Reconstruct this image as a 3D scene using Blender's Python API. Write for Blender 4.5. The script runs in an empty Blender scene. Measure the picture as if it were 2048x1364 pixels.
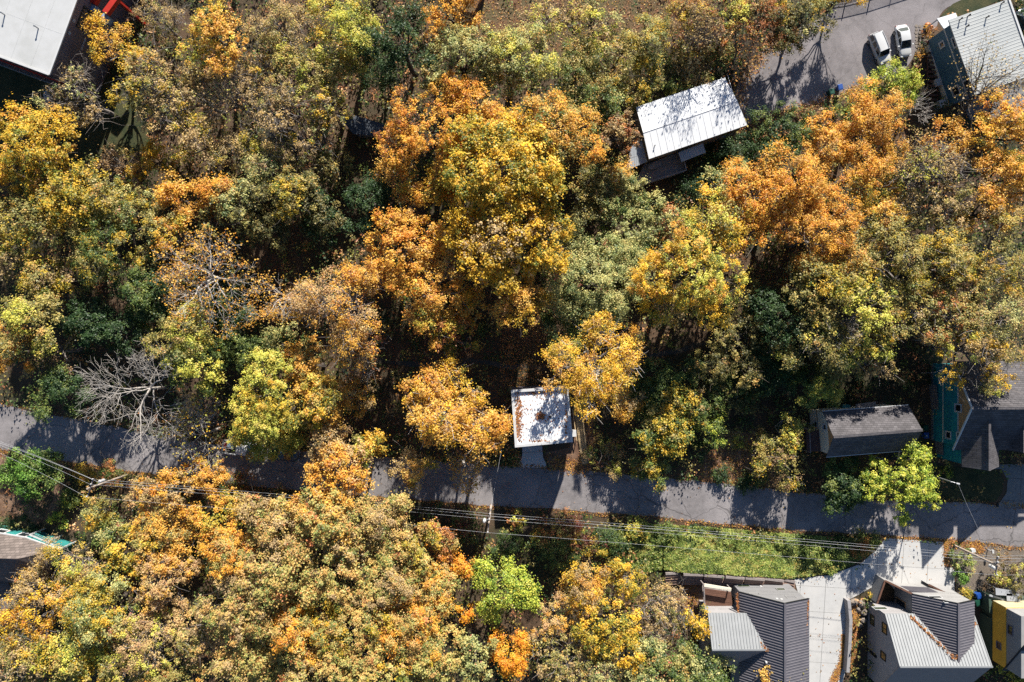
import bpy, math, random
import numpy as np
from mathutils import Vector, Matrix

# ------------------------------------------------------------------ camera, sky, sun, exposure
scn = bpy.context.scene
COL = scn.collection
H = 97.5            # height of the drone above the road, metres
F = 1365.0          # focal length in photo pixels (2048 wide)
CX, CY = 1024.0, 682.0

cam_d = bpy.data.cameras.new("camera")
cam_d.sensor_width = 36.0
cam_d.lens = 36.0 * F / 2048.0
cam_d.clip_start = 0.5
cam_d.clip_end = 5000.0
cam = bpy.data.objects.new("camera", cam_d)
COL.objects.link(cam)
cam.location = (0, 0, H)
cam.rotation_euler = (0, 0, 0)
scn.camera = cam

SUN_EL, SUN_AZ = math.radians(28.5), math.radians(12.5)
world = bpy.data.worlds.new("World")
scn.world = world
world.use_nodes = True
wn = world.node_tree.nodes
wl = world.node_tree.links
wn.clear()
sky = wn.new("ShaderNodeTexSky")
sky.sky_type = 'NISHITA'
sky.sun_disc = False
sky.ozone_density = 5.0
sky.dust_density = 0.4
sky.sun_elevation = SUN_EL
sky.sun_rotation = SUN_AZ
bg = wn.new("ShaderNodeBackground")
bg.inputs[1].default_value = 0.054
wo = wn.new("ShaderNodeOutputWorld")
wl.new(sky.outputs[0], bg.inputs[0])
wl.new(bg.outputs[0], wo.inputs[0])

sun_d = bpy.data.lights.new("sun", 'SUN')
sun_d.energy = 5.0
sun_d.angle = math.radians(0.55)
sun_d.color = (1.0, 0.95, 0.865)
sun = bpy.data.objects.new("sun", sun_d)
COL.objects.link(sun)
sdir = Vector((math.cos(SUN_EL) * math.sin(SUN_AZ), math.cos(SUN_EL) * math.cos(SUN_AZ), math.sin(SUN_EL)))
sun.rotation_euler = sdir.to_track_quat('Z', 'Y').to_euler()
sun.location = (20, 90, 120)

scn.view_settings.view_transform = 'Standard'
scn.view_settings.look = 'None'
scn.view_settings.exposure = 1.5
scn.view_settings.gamma = 1.0
scn.view_settings.use_curve_mapping = False
scn.render.engine = 'CYCLES'
scn.cycles.max_bounces = 5
scn.cycles.diffuse_bounces = 3
scn.cycles.transmission_bounces = 3
scn.cycles.use_denoising = False

# ------------------------------------------------------------------ helpers
def P(px, py, z=0.0):
    k = (H - z) / F
    return Vector(((px - CX) * k, (CY - py) * k, z))

def P2(px, py, z=0.0):
    p = P(px, py, z)
    return (p.x, p.y)

def lin(r, g, b):
    def f(c):
        c /= 255.0
        return c / 12.92 if c <= 0.04045 else ((c + 0.055) / 1.055) ** 2.4
    return (f(r), f(g), f(b))

ORG = {}

def tag(o, label=None, cat=None, group=None, kind=None):
    if label: o["label"] = label
    if cat: o["category"] = cat
    if group: o["group"] = group
    if kind: o["kind"] = kind
    return o

def empty(name, loc, label=None, cat=None, group=None):
    o = bpy.data.objects.new(name, None)
    o.empty_display_size = 0.5
    COL.objects.link(o)
    o.location = loc
    ORG[o.name] = Vector(loc)
    return tag(o, label, cat, group)

def link(me, name, parent, org):
    o = bpy.data.objects.new(name, me)
    COL.objects.link(o)
    if parent is not None:
        o.parent = parent
        ORG[o.name] = org
    else:
        o.location = org
        ORG[o.name] = Vector(org)
    return o

class MB:
    def __init__(s):
        s.v = []; s.f = []
    def add(s, vs, fs):
        b = len(s.v)
        s.v.extend([tuple(v) for v in vs])
        s.f.extend([tuple(b + i for i in f) for f in fs])
        return s
    def poly(s, pts):
        return s.add(pts, [tuple(range(len(pts)))])
    def box(s, c, size, rz=0.0, tilt=None):
        hx, hy, hz = size[0] / 2, size[1] / 2, size[2] / 2
        m = Matrix.Rotation(rz, 3, 'Z')
        if tilt is not None: m = m @ tilt
        c = Vector(c)
        vs = [c + m @ Vector((x, y, z)) for x in (-hx, hx) for y in (-hy, hy) for z in (-hz, hz)]
        return s.add(vs, [(0, 1, 3, 2), (4, 6, 7, 5), (0, 4, 5, 1), (2, 3, 7, 6), (0, 2, 6, 4), (1, 5, 7, 3)])
    def beam(s, p0, p1, w, h):
        p0 = Vector(p0); p1 = Vector(p1)
        d = (p1 - p0)
        if d.length < 1e-6: return s
        d.normalize()
        side = d.cross(Vector((0, 0, 1)))
        if side.length < 1e-4: side = Vector((1, 0, 0))
        side.normalize()
        up = side.cross(d).normalized()
        a = side * (w / 2); b = up * (h / 2)
        vs = [p0 - a - b, p0 + a - b, p0 + a + b, p0 - a + b, p1 - a - b, p1 + a - b, p1 + a + b, p1 - a + b]
        return s.add(vs, [(3, 2, 1, 0), (4, 5, 6, 7), (0, 1, 5, 4), (1, 2, 6, 5), (2, 3, 7, 6), (3, 0, 4, 7)])
    def prism(s, pts, z0, z1):
        n = len(pts)
        a = sum(pts[i][0] * pts[(i + 1) % n][1] - pts[(i + 1) % n][0] * pts[i][1] for i in range(n))
        if a < 0: pts = pts[::-1]
        vs = [(p[0], p[1], z0) for p in pts] + [(p[0], p[1], z1) for p in pts]
        fs = [tuple(range(n))[::-1], tuple(range(n, 2 * n))]
        fs += [(i, (i + 1) % n, n + (i + 1) % n, n + i) for i in range(n)]
        return s.add(vs, fs)
    def slab(s, pts, t):
        n = len(pts)
        vs = [Vector(p) for p in pts] + [Vector(p) - Vector((0, 0, t)) for p in pts]
        a = sum(pts[i][0] * pts[(i + 1) % n][1] - pts[(i + 1) % n][0] * pts[i][1] for i in range(n))
        top = tuple(range(n)); 
        if a < 0: top = top[::-1]
        fs = [top, tuple(n + i for i in top[::-1])]
        for k in range(n):
            i, j = top[k], top[(k + 1) % n]
            fs.append((i, n + i, n + j, j))
        return s.add(vs, fs)
    def tube(s, pts, rad, n=6, cap=True):
        b = len(s.v)
        pts = [Vector(p) for p in pts]
        m = len(pts)
        ref = Vector((0.31, 0.52, 0.8)).normalized()
        for i, p in enumerate(pts):
            d = (pts[min(i + 1, m - 1)] - pts[max(i - 1, 0)])
            if d.length < 1e-7: d = Vector((0, 0, 1))
            d.normalize()
            x = d.cross(ref)
            if x.length < 1e-3: x = d.cross(Vector((1, 0, 0)))
            x.normalize(); y = d.cross(x)
            r = rad[i] if hasattr(rad, '__len__') else rad
            for k in range(n):
                t = 2 * math.pi * k / n
                s.v.append(tuple(p + x * (r * math.cos(t)) + y * (r * math.sin(t))))
        for i in range(m - 1):
            for k in range(n):
                k2 = (k + 1) % n
                s.f.append((b + i * n + k, b + i * n + k2, b + (i + 1) * n + k2, b + (i + 1) * n + k))
        if cap:
            s.f.append(tuple(b + k for k in range(n))[::-1])
            s.f.append(tuple(b + (m - 1) * n + k for k in range(n)))
        return s
    def ribbed(s, A, B, C, D, pitch=0.45, h=0.05, duty=0.35):
        """sheet whose ribs run from edge AB to edge DC"""
        A, B, C, D = [Vector(p) for p in (A, B, C, D)]
        nrm = (B - A).cross(D - A).normalized()
        if nrm.z < 0: nrm = -nrm
        N = max(2, int(round((B - A).length / pitch)))
        prof = []
        for i in range(N):
            u = i / N; w = 1.0 / N
            prof += [(u, 0), (u + w * (1 - duty), 0), (u + w * (1 - duty * .75), h), (u + w * (1 - duty * .25), h)]
        prof.append((1.0, 0))
        vs = []
        for u, hh in prof:
            vs.append(A.lerp(B, u) + nrm * hh); vs.append(D.lerp(C, u) + nrm * hh)
        return s.add(vs, [(2 * i, 2 * i + 2, 2 * i + 3, 2 * i + 1) for i in range(len(prof) - 1)])
    def mesh(s, name, mat, org=Vector((0, 0, 0)), smooth=False):
        me = bpy.data.meshes.new(name)
        o = Vector(org)
        me.from_pydata([(v[0] - o.x, v[1] - o.y, v[2] - o.z) for v in s.v], [], s.f)
        if mat: me.materials.append(mat)
        if smooth:
            me.polygons.foreach_set("use_smooth", [True] * len(me.polygons))
        me.update()
        return me
    def build(s, name, mat, parent=None, smooth=False, org=None):
        if parent is not None:
            o = ORG[parent.name]
        else:
            o = Vector(org) if org is not None else Vector((0, 0, 0))
        return link(s.mesh(name, mat, o, smooth), name, parent, o)

def copy_tree(o, parent=None):
    c = o.copy()
    COL.objects.link(c)
    c.parent = parent
    for ch in o.children:
        copy_tree(ch, c)
    return c

# ------------------------------------------------------------------ materials
KA = 0.53
def nodemat(name):
    m = bpy.data.materials.new(name)
    m.use_nodes = True
    nt = m.node_tree
    b = nt.nodes["Principled BSDF"]
    return m, nt, b

def mat(name, c1, c2=None, scale=3.0, rough=0.75, metal=0.0, bump=0.0, bscale=None, detail=5.0, spec=0.35, c3=None, s3=0.35, lo=0.35, hi=0.65):
    c1 = tuple(x * KA for x in c1); c2 = tuple(x * KA for x in c2) if c2 else None; c3 = tuple(x * KA for x in c3) if c3 else None
    m, nt, b = nodemat(name)
    b.inputs["Roughness"].default_value = rough
    b.inputs["Metallic"].default_value = metal
    b.inputs["Specular IOR Level"].default_value = spec
    geo = nt.nodes.new("ShaderNodeNewGeometry")
    if c2 is None:
        c2 = tuple(x * 0.82 for x in c1)
    n = nt.nodes.new("ShaderNodeTexNoise")
    n.inputs["Scale"].default_value = scale
    n.inputs["Detail"].default_value = detail
    n.inputs["Roughness"].default_value = 0.65
    nt.links.new(geo.outputs["Position"], n.inputs["Vector"])
    r = nt.nodes.new("ShaderNodeValToRGB")
    r.color_ramp.elements[0].position = lo
    r.color_ramp.elements[1].position = hi
    r.color_ramp.elements[0].color = (*c1, 1)
    r.color_ramp.elements[1].color = (*c2, 1)
    nt.links.new(n.outputs["Fac"], r.inputs["Fac"])
    out = r.outputs["Color"]
    if c3 is not None:
        n3 = nt.nodes.new("ShaderNodeTexNoise")
        n3.inputs["Scale"].default_value = s3
        n3.inputs["Detail"].default_value = 4
        nt.links.new(geo.outputs["Position"], n3.inputs["Vector"])
        r3 = nt.nodes.new("ShaderNodeValToRGB")
        r3.color_ramp.elements[0].position = 0.45
        r3.color_ramp.elements[1].position = 0.62
        nt.links.new(n3.outputs["Fac"], r3.inputs["Fac"])
        mx = nt.nodes.new("ShaderNodeMixRGB")
        nt.links.new(r3.outputs["Color"], mx.inputs[0])
        nt.links.new(out, mx.inputs[1])
        mx.inputs[2].default_value = (*c3, 1)
        out = mx.outputs[0]
    nt.links.new(out, b.inputs["Base Color"])
    if bump > 0:
        nb = nt.nodes.new("ShaderNodeTexNoise")
        nb.inputs["Scale"].default_value = bscale or scale * 4
        nb.inputs["Detail"].default_value = 4
        nt.links.new(geo.outputs["Position"], nb.inputs["Vector"])
        bm = nt.nodes.new("ShaderNodeBump")
        bm.inputs["Strength"].default_value = bump
        bm.inputs["Distance"].default_value = 0.1
        nt.links.new(nb.outputs["Fac"], bm.inputs["Height"])
        nt.links.new(bm.outputs[0], b.inputs["Normal"])
    return m

def asphalt_mat(name, base, crack=0.55):
    m = mat(name, base, tuple(x * 0.72 for x in base), 1.2, 0.85, bump=0.25, bscale=14, c3=tuple(x * 1.18 for x in base), s3=0.18)
    nt = m.node_tree
    b = nt.nodes["Principled BSDF"]
    geo = nt.nodes["Geometry"]
    src = b.inputs["Base Color"].links[0].from_socket
    # fine speckle
    sp = nt.nodes.new("ShaderNodeTexNoise"); sp.inputs["Scale"].default_value = 9; sp.inputs["Detail"].default_value = 2
    nt.links.new(geo.outputs["Position"], sp.inputs["Vector"])
    mr = nt.nodes.new("ShaderNodeMapRange")
    mr.inputs[1].default_value = 0.3; mr.inputs[2].default_value = 0.7; mr.inputs[3].default_value = 0.82; mr.inputs[4].default_value = 1.15
    nt.links.new(sp.outputs["Fac"], mr.inputs[0])
    # cracks
    ns = nt.nodes.new("ShaderNodeTexNoise"); ns.inputs["Scale"].default_value = 0.5; ns.inputs["Detail"].default_value = 5
    nt.links.new(geo.outputs["Position"], ns.inputs["Vector"])
    add = nt.nodes.new("ShaderNodeVectorMath"); add.operation = 'MULTIPLY_ADD'
    add.inputs[1].default_value = (2.2, 2.2, 0)
    nt.links.new(ns.outputs["Color"], add.inputs[0]); nt.links.new(geo.outputs["Position"], add.inputs[2])
    vo = nt.nodes.new("ShaderNodeTexVoronoi"); vo.feature = 'DISTANCE_TO_EDGE'; vo.inputs["Scale"].default_value = 0.16
    nt.links.new(add.outputs[0], vo.inputs["Vector"])
    cr = nt.nodes.new("ShaderNodeMapRange")
    cr.inputs[1].default_value = 0.0; cr.inputs[2].default_value = 0.012; cr.inputs[3].default_value = crack; cr.inputs[4].default_value = 1.0
    nt.links.new(vo.outputs["Distance"], cr.inputs[0])
    mu = nt.nodes.new("ShaderNodeMath"); mu.operation = 'MULTIPLY'
    nt.links.new(mr.outputs[0], mu.inputs[0]); nt.links.new(cr.outputs[0], mu.inputs[1])
    mx = nt.nodes.new("ShaderNodeVectorMath"); mx.operation = 'SCALE'
    nt.links.new(src, mx.inputs[0]); nt.links.new(mu.outputs[0], mx.inputs["Scale"])
    nt.links.new(mx.outputs[0], b.inputs["Base Color"])
    return m

def shingle_mat(name, c):
    c = tuple(x * KA for x in c)
    m, nt, b = nodemat(name)
    b.inputs["Roughness"].default_value = 0.9
    b.inputs["Specular IOR Level"].default_value = 0.2
    geo = nt.nodes.new("ShaderNodeNewGeometry")
    br = nt.nodes.new("ShaderNodeTexBrick")
    br.inputs["Color1"].default_value = (*[x * 1.15 for x in c], 1)
    br.inputs["Color2"].default_value = (*[x * 0.75 for x in c], 1)
    br.inputs["Mortar"].default_value = (*[x * 0.45 for x in c], 1)
    br.inputs["Scale"].default_value = 1.0
    br.inputs["Brick Width"].default_value = 0.55
    br.inputs["Row Height"].default_value = 0.26
    br.inputs["Mortar Size"].default_value = 0.02
    nt.links.new(geo.outputs["Position"], br.inputs["Vector"])
    n = nt.nodes.new("ShaderNodeTexNoise"); n.inputs["Scale"].default_value = 0.8; n.inputs["Detail"].default_value = 6
    nt.links.new(geo.outputs["Position"], n.inputs["Vector"])
    mr = nt.nodes.new("ShaderNodeMapRange"); mr.inputs[1].default_value = 0.3; mr.inputs[2].default_value = 0.7; mr.inputs[3].default_value = 0.8; mr.inputs[4].default_value = 1.2
    nt.links.new(n.outputs["Fac"], mr.inputs[0])
    mx = nt.nodes.new("ShaderNodeVectorMath"); mx.operation = 'SCALE'
    nt.links.new(br.outputs["Color"], mx.inputs[0]); nt.links.new(mr.outputs[0], mx.inputs["Scale"])
    nt.links.new(mx.outputs[0], b.inputs["Base Color"])
    bm = nt.nodes.new("ShaderNodeBump"); bm.inputs["Strength"].default_value = 0.5; bm.inputs["Distance"].default_value = 0.03
    nt.links.new(br.outputs["Fac"], bm.inputs["Height"]); bm.invert = True
    nt.links.new(bm.outputs[0], b.inputs["Normal"])
    return m

def leaf_mat(name, trans=0.46):
    m = bpy.data.materials.new(name); m.use_nodes = True
    nt = m.node_tree; nt.nodes.clear()
    o = nt.nodes.new("ShaderNodeOutputMaterial")
    at = nt.nodes.new("ShaderNodeAttribute"); at.attribute_name = "Col"
    d = nt.nodes.new("ShaderNodeBsdfDiffuse")
    t = nt.nodes.new("ShaderNodeBsdfTranslucent")
    g = nt.nodes.new("ShaderNodeBsdfGlossy"); g.inputs["Roughness"].default_value = 0.45
    g.inputs["Color"].default_value = (0.9, 0.9, 0.9, 1)
    m1 = nt.nodes.new("ShaderNodeMixShader"); m1.inputs[0].default_value = trans
    m2 = nt.nodes.new("ShaderNodeMixShader"); m2.inputs[0].default_value = 0.012
    nt.links.new(at.outputs["Color"], d.inputs["Color"]); nt.links.new(at.outputs["Color"], t.inputs["Color"])
    nt.links.new(d.outputs[0], m1.inputs[1]); nt.links.new(t.outputs[0], m1.inputs[2])
    nt.links.new(m1.outputs[0], m2.inputs[1]); nt.links.new(g.outputs[0], m2.inputs[2])
    nt.links.new(m2.outputs[0], o.inputs[0])
    return m

M = {}
M['leaf'] = leaf_mat('leaf')
M['ground'] = mat('leaf_litter', (0.10, 0.066, 0.038), (0.15, 0.086, 0.048), 2.2, 0.95, bump=0.8, bscale=6, c3=(0.05, 0.048, 0.022), s3=0.12)
M['dirt'] = mat('dirt', (0.22, 0.12, 0.07), (0.32, 0.2, 0.13), 1.5, 0.95, bump=0.5, bscale=8, c3=(0.16, 0.085, 0.05), s3=0.5)
M['lawn'] = mat('lawn', (0.055, 0.062, 0.018), (0.10, 0.09, 0.032), 2.5, 0.95, bump=0.9, bscale=14, c3=(0.035, 0.05, 0.014), s3=0.6)
M['dry_grass'] = mat('dry_grass', (0.20, 0.13, 0.065), (0.13, 0.12, 0.045), 3.0, 0.95, bump=0.9, bscale=12, c3=(0.24, 0.12, 0.06), s3=0.5)
M['asphalt'] = asphalt_mat('asphalt', (0.30, 0.275, 0.275), .42)
M['asphalt2'] = asphalt_mat('driveway_asphalt', (0.275, 0.248, 0.252), 0.75)
M['concrete'] = mat('concrete', (0.66, 0.65, 0.63), (0.60, 0.59, 0.57), 1.5, 0.85, bump=0.1, bscale=15, c3=(0.70, 0.68, 0.65), s3=0.25)
M['concrete_old'] = mat('concrete_old', (0.30, 0.29, 0.28), (0.23, 0.22, 0.21), 1.2, 0.9, bump=0.15, bscale=15)
M['gravel'] = mat('gravel', (0.30, 0.25, 0.20), (0.18, 0.14, 0.11), 9.0, 0.95, bump=0.9, bscale=18)
M['stone'] = mat('stone', (0.36, 0.30, 0.24), (0.22, 0.18, 0.15), 4.0, 0.9, bump=0.7, bscale=10)
M['water'] = mat('water', (0.06, 0.055, 0.04), (0.09, 0.075, 0.05), 1.0, 0.35, spec=0.2)
M['bark'] = mat('bark', (0.115, 0.092, 0.075), (0.065, 0.05, 0.04), 6.0, 0.95, bump=0.6, bscale=16)
M['bark_mid'] = mat('bark_mid', (0.33, 0.285, 0.255), (0.21, 0.18, 0.16), 5.0, 0.95, bump=0.4, bscale=16)
M['bark_pale'] = mat('bark_pale', (0.68, 0.62, 0.56), (0.46, 0.41, 0.36), 5.0, 0.95, bump=0.4, bscale=16)
M['roof_white'] = mat('roof_membrane', (0.66, 0.66, 0.65), (0.62, 0.62, 0.605), 0.9, 0.6, bump=0.03, c3=(0.57, 0.57, 0.55), s3=0.35)
M['roof_white2'] = mat('roof_white_paint', (0.98, 0.99, 1.0), (0.93, 0.94, 0.95), 1.2, 0.5)
M['roof_rib'] = mat('roof_ribbed_metal', (0.55, 0.565, 0.55), (0.51, 0.525, 0.51), 0.8, 0.5, metal=0.0, c3=(0.58, 0.59, 0.57), s3=0.3)
M['roof_silver'] = mat('roof_silver_metal', (0.34, 0.35, 0.355), (0.29, 0.30, 0.305), 0.7, 0.55, metal=0.0)
M['roof_dark'] = mat('roof_dark_metal', (0.185, 0.172, 0.19), (0.15, 0.14, 0.155), 0.7, 0.5, metal=0.05)
M['brown_metal'] = mat('brown_grey_metal', (0.40, 0.33, 0.30), (0.34, 0.28, 0.255), 1.0, 0.7)
M['awning'] = mat('awning_metal', (0.50, 0.52, 0.55), (0.43, 0.45, 0.48), 1.0, 0.5)
M['shingle_grey'] = shingle_mat('shingle_grey', (0.135, 0.125, 0.13))
M['shingle_brown'] = shingle_mat('shingle_brown', (0.215, 0.175, 0.155))
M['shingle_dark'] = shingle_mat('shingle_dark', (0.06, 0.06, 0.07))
M['teal'] = mat('teal_siding', (0.03, 0.40, 0.43), (0.025, 0.30, 0.33), 0.7, 0.6)
M['teal_dark'] = mat('dark_teal_siding', (0.085, 0.21, 0.30), (0.07, 0.165, 0.24), 1.0, 0.6)
M['teal_bright'] = mat('bright_teal_siding', (0.04, 0.30, 0.28), (0.035, 0.26, 0.24), 1.0, 0.6)
M['trim_white'] = mat('white_trim', (0.74, 0.74, 0.73), (0.66, 0.66, 0.65), 2.0, 0.55)
M['cream'] = mat('cream_siding', (0.95, 0.88, 0.70), (0.88, 0.80, 0.64), 1.0, 0.7)
M['tan_wall'] = mat('tan_siding', (0.62, 0.36, 0.17), (0.54, 0.31, 0.15), 1.0, 0.7)
M['brown_wall'] = mat('brown_siding', (0.42, 0.32, 0.25), (0.36, 0.27, 0.21), 1.0, 0.8)
M['grey_wall'] = mat('grey_stucco', (0.42, 0.40, 0.40), (0.37, 0.355, 0.355), 1.2, 0.75)
M['grey_front'] = mat('mid_grey_siding', (0.27, 0.265, 0.27), (0.24, 0.235, 0.24), 1.2, 0.75)
M['grey_wall_light'] = mat('pale_grey_siding', (0.40, 0.39, 0.38), (0.35, 0.34, 0.33), 1.2, 0.75)
M['dark_siding'] = mat('dark_grey_siding', (0.25, 0.22, 0.26), (0.2, 0.175, 0.205), 0.8, 0.7)
M['yellow_wall'] = mat('yellow_siding', (1.2, 0.68, 0.08), (0.95, 0.52, 0.06), 0.6, 0.65)
M['pale_yellow'] = mat('pale_yellow_siding', (0.66, 0.58, 0.36), (0.6, 0.52, 0.32), 0.8, 0.65)
M['green_wall'] = mat('green_siding', (0.075, 0.12, 0.085), (0.06, 0.10, 0.07), 0.8, 0.7)
M['wood_grey'] = mat('weathered_wood', (0.36, 0.31, 0.29), (0.25, 0.21, 0.195), 3.0, 0.9, bump=0.3)
M['wood_brown'] = mat('brown_wood', (0.20, 0.095, 0.06), (0.14, 0.065, 0.042), 3.0, 0.85, bump=0.3)
M['wood_new'] = mat('new_lumber', (0.58, 0.42, 0.23), (0.48, 0.34, 0.18), 3.0, 0.8)
M['wood_deck_red'] = mat('red_brown_boards', (0.17, 0.085, 0.075), (0.12, 0.06, 0.055), 3.0, 0.8)
M['timber'] = mat('retaining_timber', (0.50, 0.32, 0.24), (0.26, 0.17, 0.13), 3.0, 0.95, bump=0.5)
M['red_paint'] = mat('red_paint', (0.60, 0.035, 0.02), (0.5, 0.03, 0.018), 1.5, 0.45)
M['black_metal'] = mat('black_metal', (0.02, 0.02, 0.022), (0.03, 0.03, 0.032), 3.0, 0.5, metal=0.3)
M['steel'] = mat('galvanised_steel', (0.45, 0.46, 0.48), (0.38, 0.39, 0.41), 3.0, 0.4, metal=0.5)
M['pole_wood'] = mat('pole_wood', (0.62, 0.50, 0.40), (0.45, 0.36, 0.28), 4.0, 0.9, bump=0.3)
M['wire'] = mat('wire', (0.55, 0.55, 0.56), (0.45, 0.45, 0.46), 4.0, 0.4, metal=0.2)
M['glass'] = mat('window_glass', (0.03, 0.035, 0.04), (0.02, 0.025, 0.03), 1.0, 0.04, spec=0.9)
M['glass_yellow_reflection'] = mat('window_glass_yellow_reflection', (0.20, 0.17, 0.07), (0.14, 0.13, 0.06), 1.0, 0.06, spec=0.9)  # yellow reflection of the surroundings painted into the pane colour
M['glass_green_reflection'] = mat('window_glass_green_reflection', (0.05, 0.07, 0.025), (0.035, 0.05, 0.02), 1.0, 0.05, spec=0.9)  # reflected greenery of the bank painted into the pane colour
M['car_white'] = mat('white_car_paint', (0.80, 0.80, 0.79), (0.77, 0.77, 0.76), 1.0, 0.25, spec=0.5)
M['car_blue'] = mat('blue_grey_car_paint', (0.06, 0.10, 0.16), (0.05, 0.085, 0.14), 1.0, 0.2, spec=0.6)
M['car_dark'] = mat('dark_teal_car_paint', (0.025, 0.04, 0.045), (0.02, 0.03, 0.035), 1.0, 0.2, spec=0.6)
M['rubber'] = mat('tyre_rubber', (0.015, 0.015, 0.015), (0.02, 0.02, 0.02), 5.0, 0.9)
M['lamp_red'] = mat('tail_lamp', (0.35, 0.01, 0.01), (0.3, 0.01, 0.01), 1.0, 0.2)
M['lamp_clear'] = mat('head_lamp', (0.6, 0.62, 0.64), (0.5, 0.5, 0.52), 1.0, 0.1)
M['bin_blue'] = mat('blue_bin_plastic', (0.02, 0.10, 0.42), (0.018, 0.085, 0.36), 1.0, 0.45)
M['bin_green'] = mat('green_bin_plastic', (0.015, 0.10, 0.06), (0.012, 0.08, 0.05), 1.0, 0.45)
M['bin_teal'] = mat('teal_plastic', (0.03, 0.28, 0.27), (0.025, 0.24, 0.23), 1.0, 0.45)
M['shed_roof'] = mat('blue_grey_roof', (0.075, 0.09, 0.115), (0.055, 0.07, 0.09), 1.5, 0.8)
M['rust'] = mat('rust_orange', (0.5, 0.16, 0.04), (0.4, 0.12, 0.03), 2.0, 0.8)
M['fabric_red'] = mat('red_load', (0.45, 0.04, 0.05), None, 2.0, 0.7)
M['fabric_blue'] = mat('pale_blue_load', (0.25, 0.42, 0.62), None, 2.0, 0.7)
M['fabric_white'] = mat('white_load', (0.7, 0.7, 0.7), None, 2.0, 0.7)
M['pumpkin'] = mat('pumpkin_skin', (0.62, 0.20, 0.03), (0.5, 0.15, 0.02), 3.0, 0.5)

# ------------------------------------------------------------------ ground, road, paved areas (the setting)
def sheet(name, pts, z, m, kind='structure', px=True, label=None):
    pts = [P(p[0], p[1], 0) if px else Vector((p[0], p[1], 0)) for p in pts]
    a = sum(pts[i].x * pts[(i + 1) % len(pts)].y - pts[(i + 1) % len(pts)].x * pts[i].y for i in range(len(pts)))
    if a < 0: pts = pts[::-1]
    mb = MB(); mb.poly([(p.x, p.y, z) for p in pts])
    o = mb.build(name, M[m])
    return tag(o, label, None, None, kind)

sheet('ground', [(-1500, -1500), (1500, -1500), (1500, 1500), (-1500, 1500)], 0.0, 'ground', px=False)

ROAD_TOP = [(-500, 705), (-120, 785), (0, 809), (150, 838), (300, 866), (440, 888), (600, 902), (760, 914), (900, 924), (1000, 930), (1100, 937),
            (1240, 947), (1350, 958), (1460, 968), (1560, 980), (1660, 990), (1790, 1002), (1880, 1003), (2010, 1010), (2150, 1022), (2600, 1062)]
ROAD_BOT = [(-500, 790), (-120, 872), (0, 898), (60, 912), (140, 924), (250, 941), (440, 966), (640, 984), (830, 1000), (1000, 1012), (1200, 1024), (1400, 1043),
            (1560, 1057), (1780, 1071), (1900, 1080), (2048, 1094), (2150, 1103), (2600, 1148)]
def smooth_px(pts, sub=4):
    out = []
    n = len(pts)
    for i in range(n - 1):
        p0 = pts[max(0, i - 1)]; p1 = pts[i]; p2 = pts[i + 1]; p3 = pts[min(n - 1, i + 2)]
        for k in range(sub):
            t = k / sub
            out.append(tuple(0.5 * ((2 * p1[j]) + (-p0[j] + p2[j]) * t + (2 * p0[j] - 5 * p1[j] + 4 * p2[j] - p3[j]) * t * t + (-p0[j] + 3 * p1[j] - 3 * p2[j] + p3[j]) * t ** 3) for j in (0, 1)))
    out.append(pts[-1])
    return out
rj = random.Random(5)
rt = [(x, y + rj.uniform(-2, 2)) for x, y in smooth_px(ROAD_TOP, 8)]
rb = [(x, y + rj.uniform(-2, 2)) for x, y in smooth_px(ROAD_BOT, 8)]
road_poly = rt + rb[::-1]
sheet('road', road_poly, 0.030, 'asphalt')
# cast shadow of the flat roofed house laid as a sheet of road asphalt
sheet('road_shadow_sheet', [(985, 931), (1098, 938), (1092, 1016), (1000, 1010)], 0.036, 'asphalt')

# upper right asphalt yard
drive_up = smooth_px([(1455, 238), (1468, 190), (1490, 140), (1530, 95), (1590, 60), (1650, 30), (1685, -10), (1700, -80), (1960, -80), (1975, -5), (1905, 10), (1880, 30),
            (1872, 55), (1850, 62), (1838, 60), (1828, 110), (1800, 145), (1740, 165), (1690, 185), (1640, 205), (1560, 222), (1500, 248)], 4)
sheet('driveway', drive_up, 0.022, 'asphalt2')
# right yard driveway of the teal dormer house (concrete)
drive_f = [(2003, 938), (2015, 960), (2013, 985), (2000, 1004), (1990, 1011), (2170, 1030), (2170, 925), (1960, 930), (1955, 938)]
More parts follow.
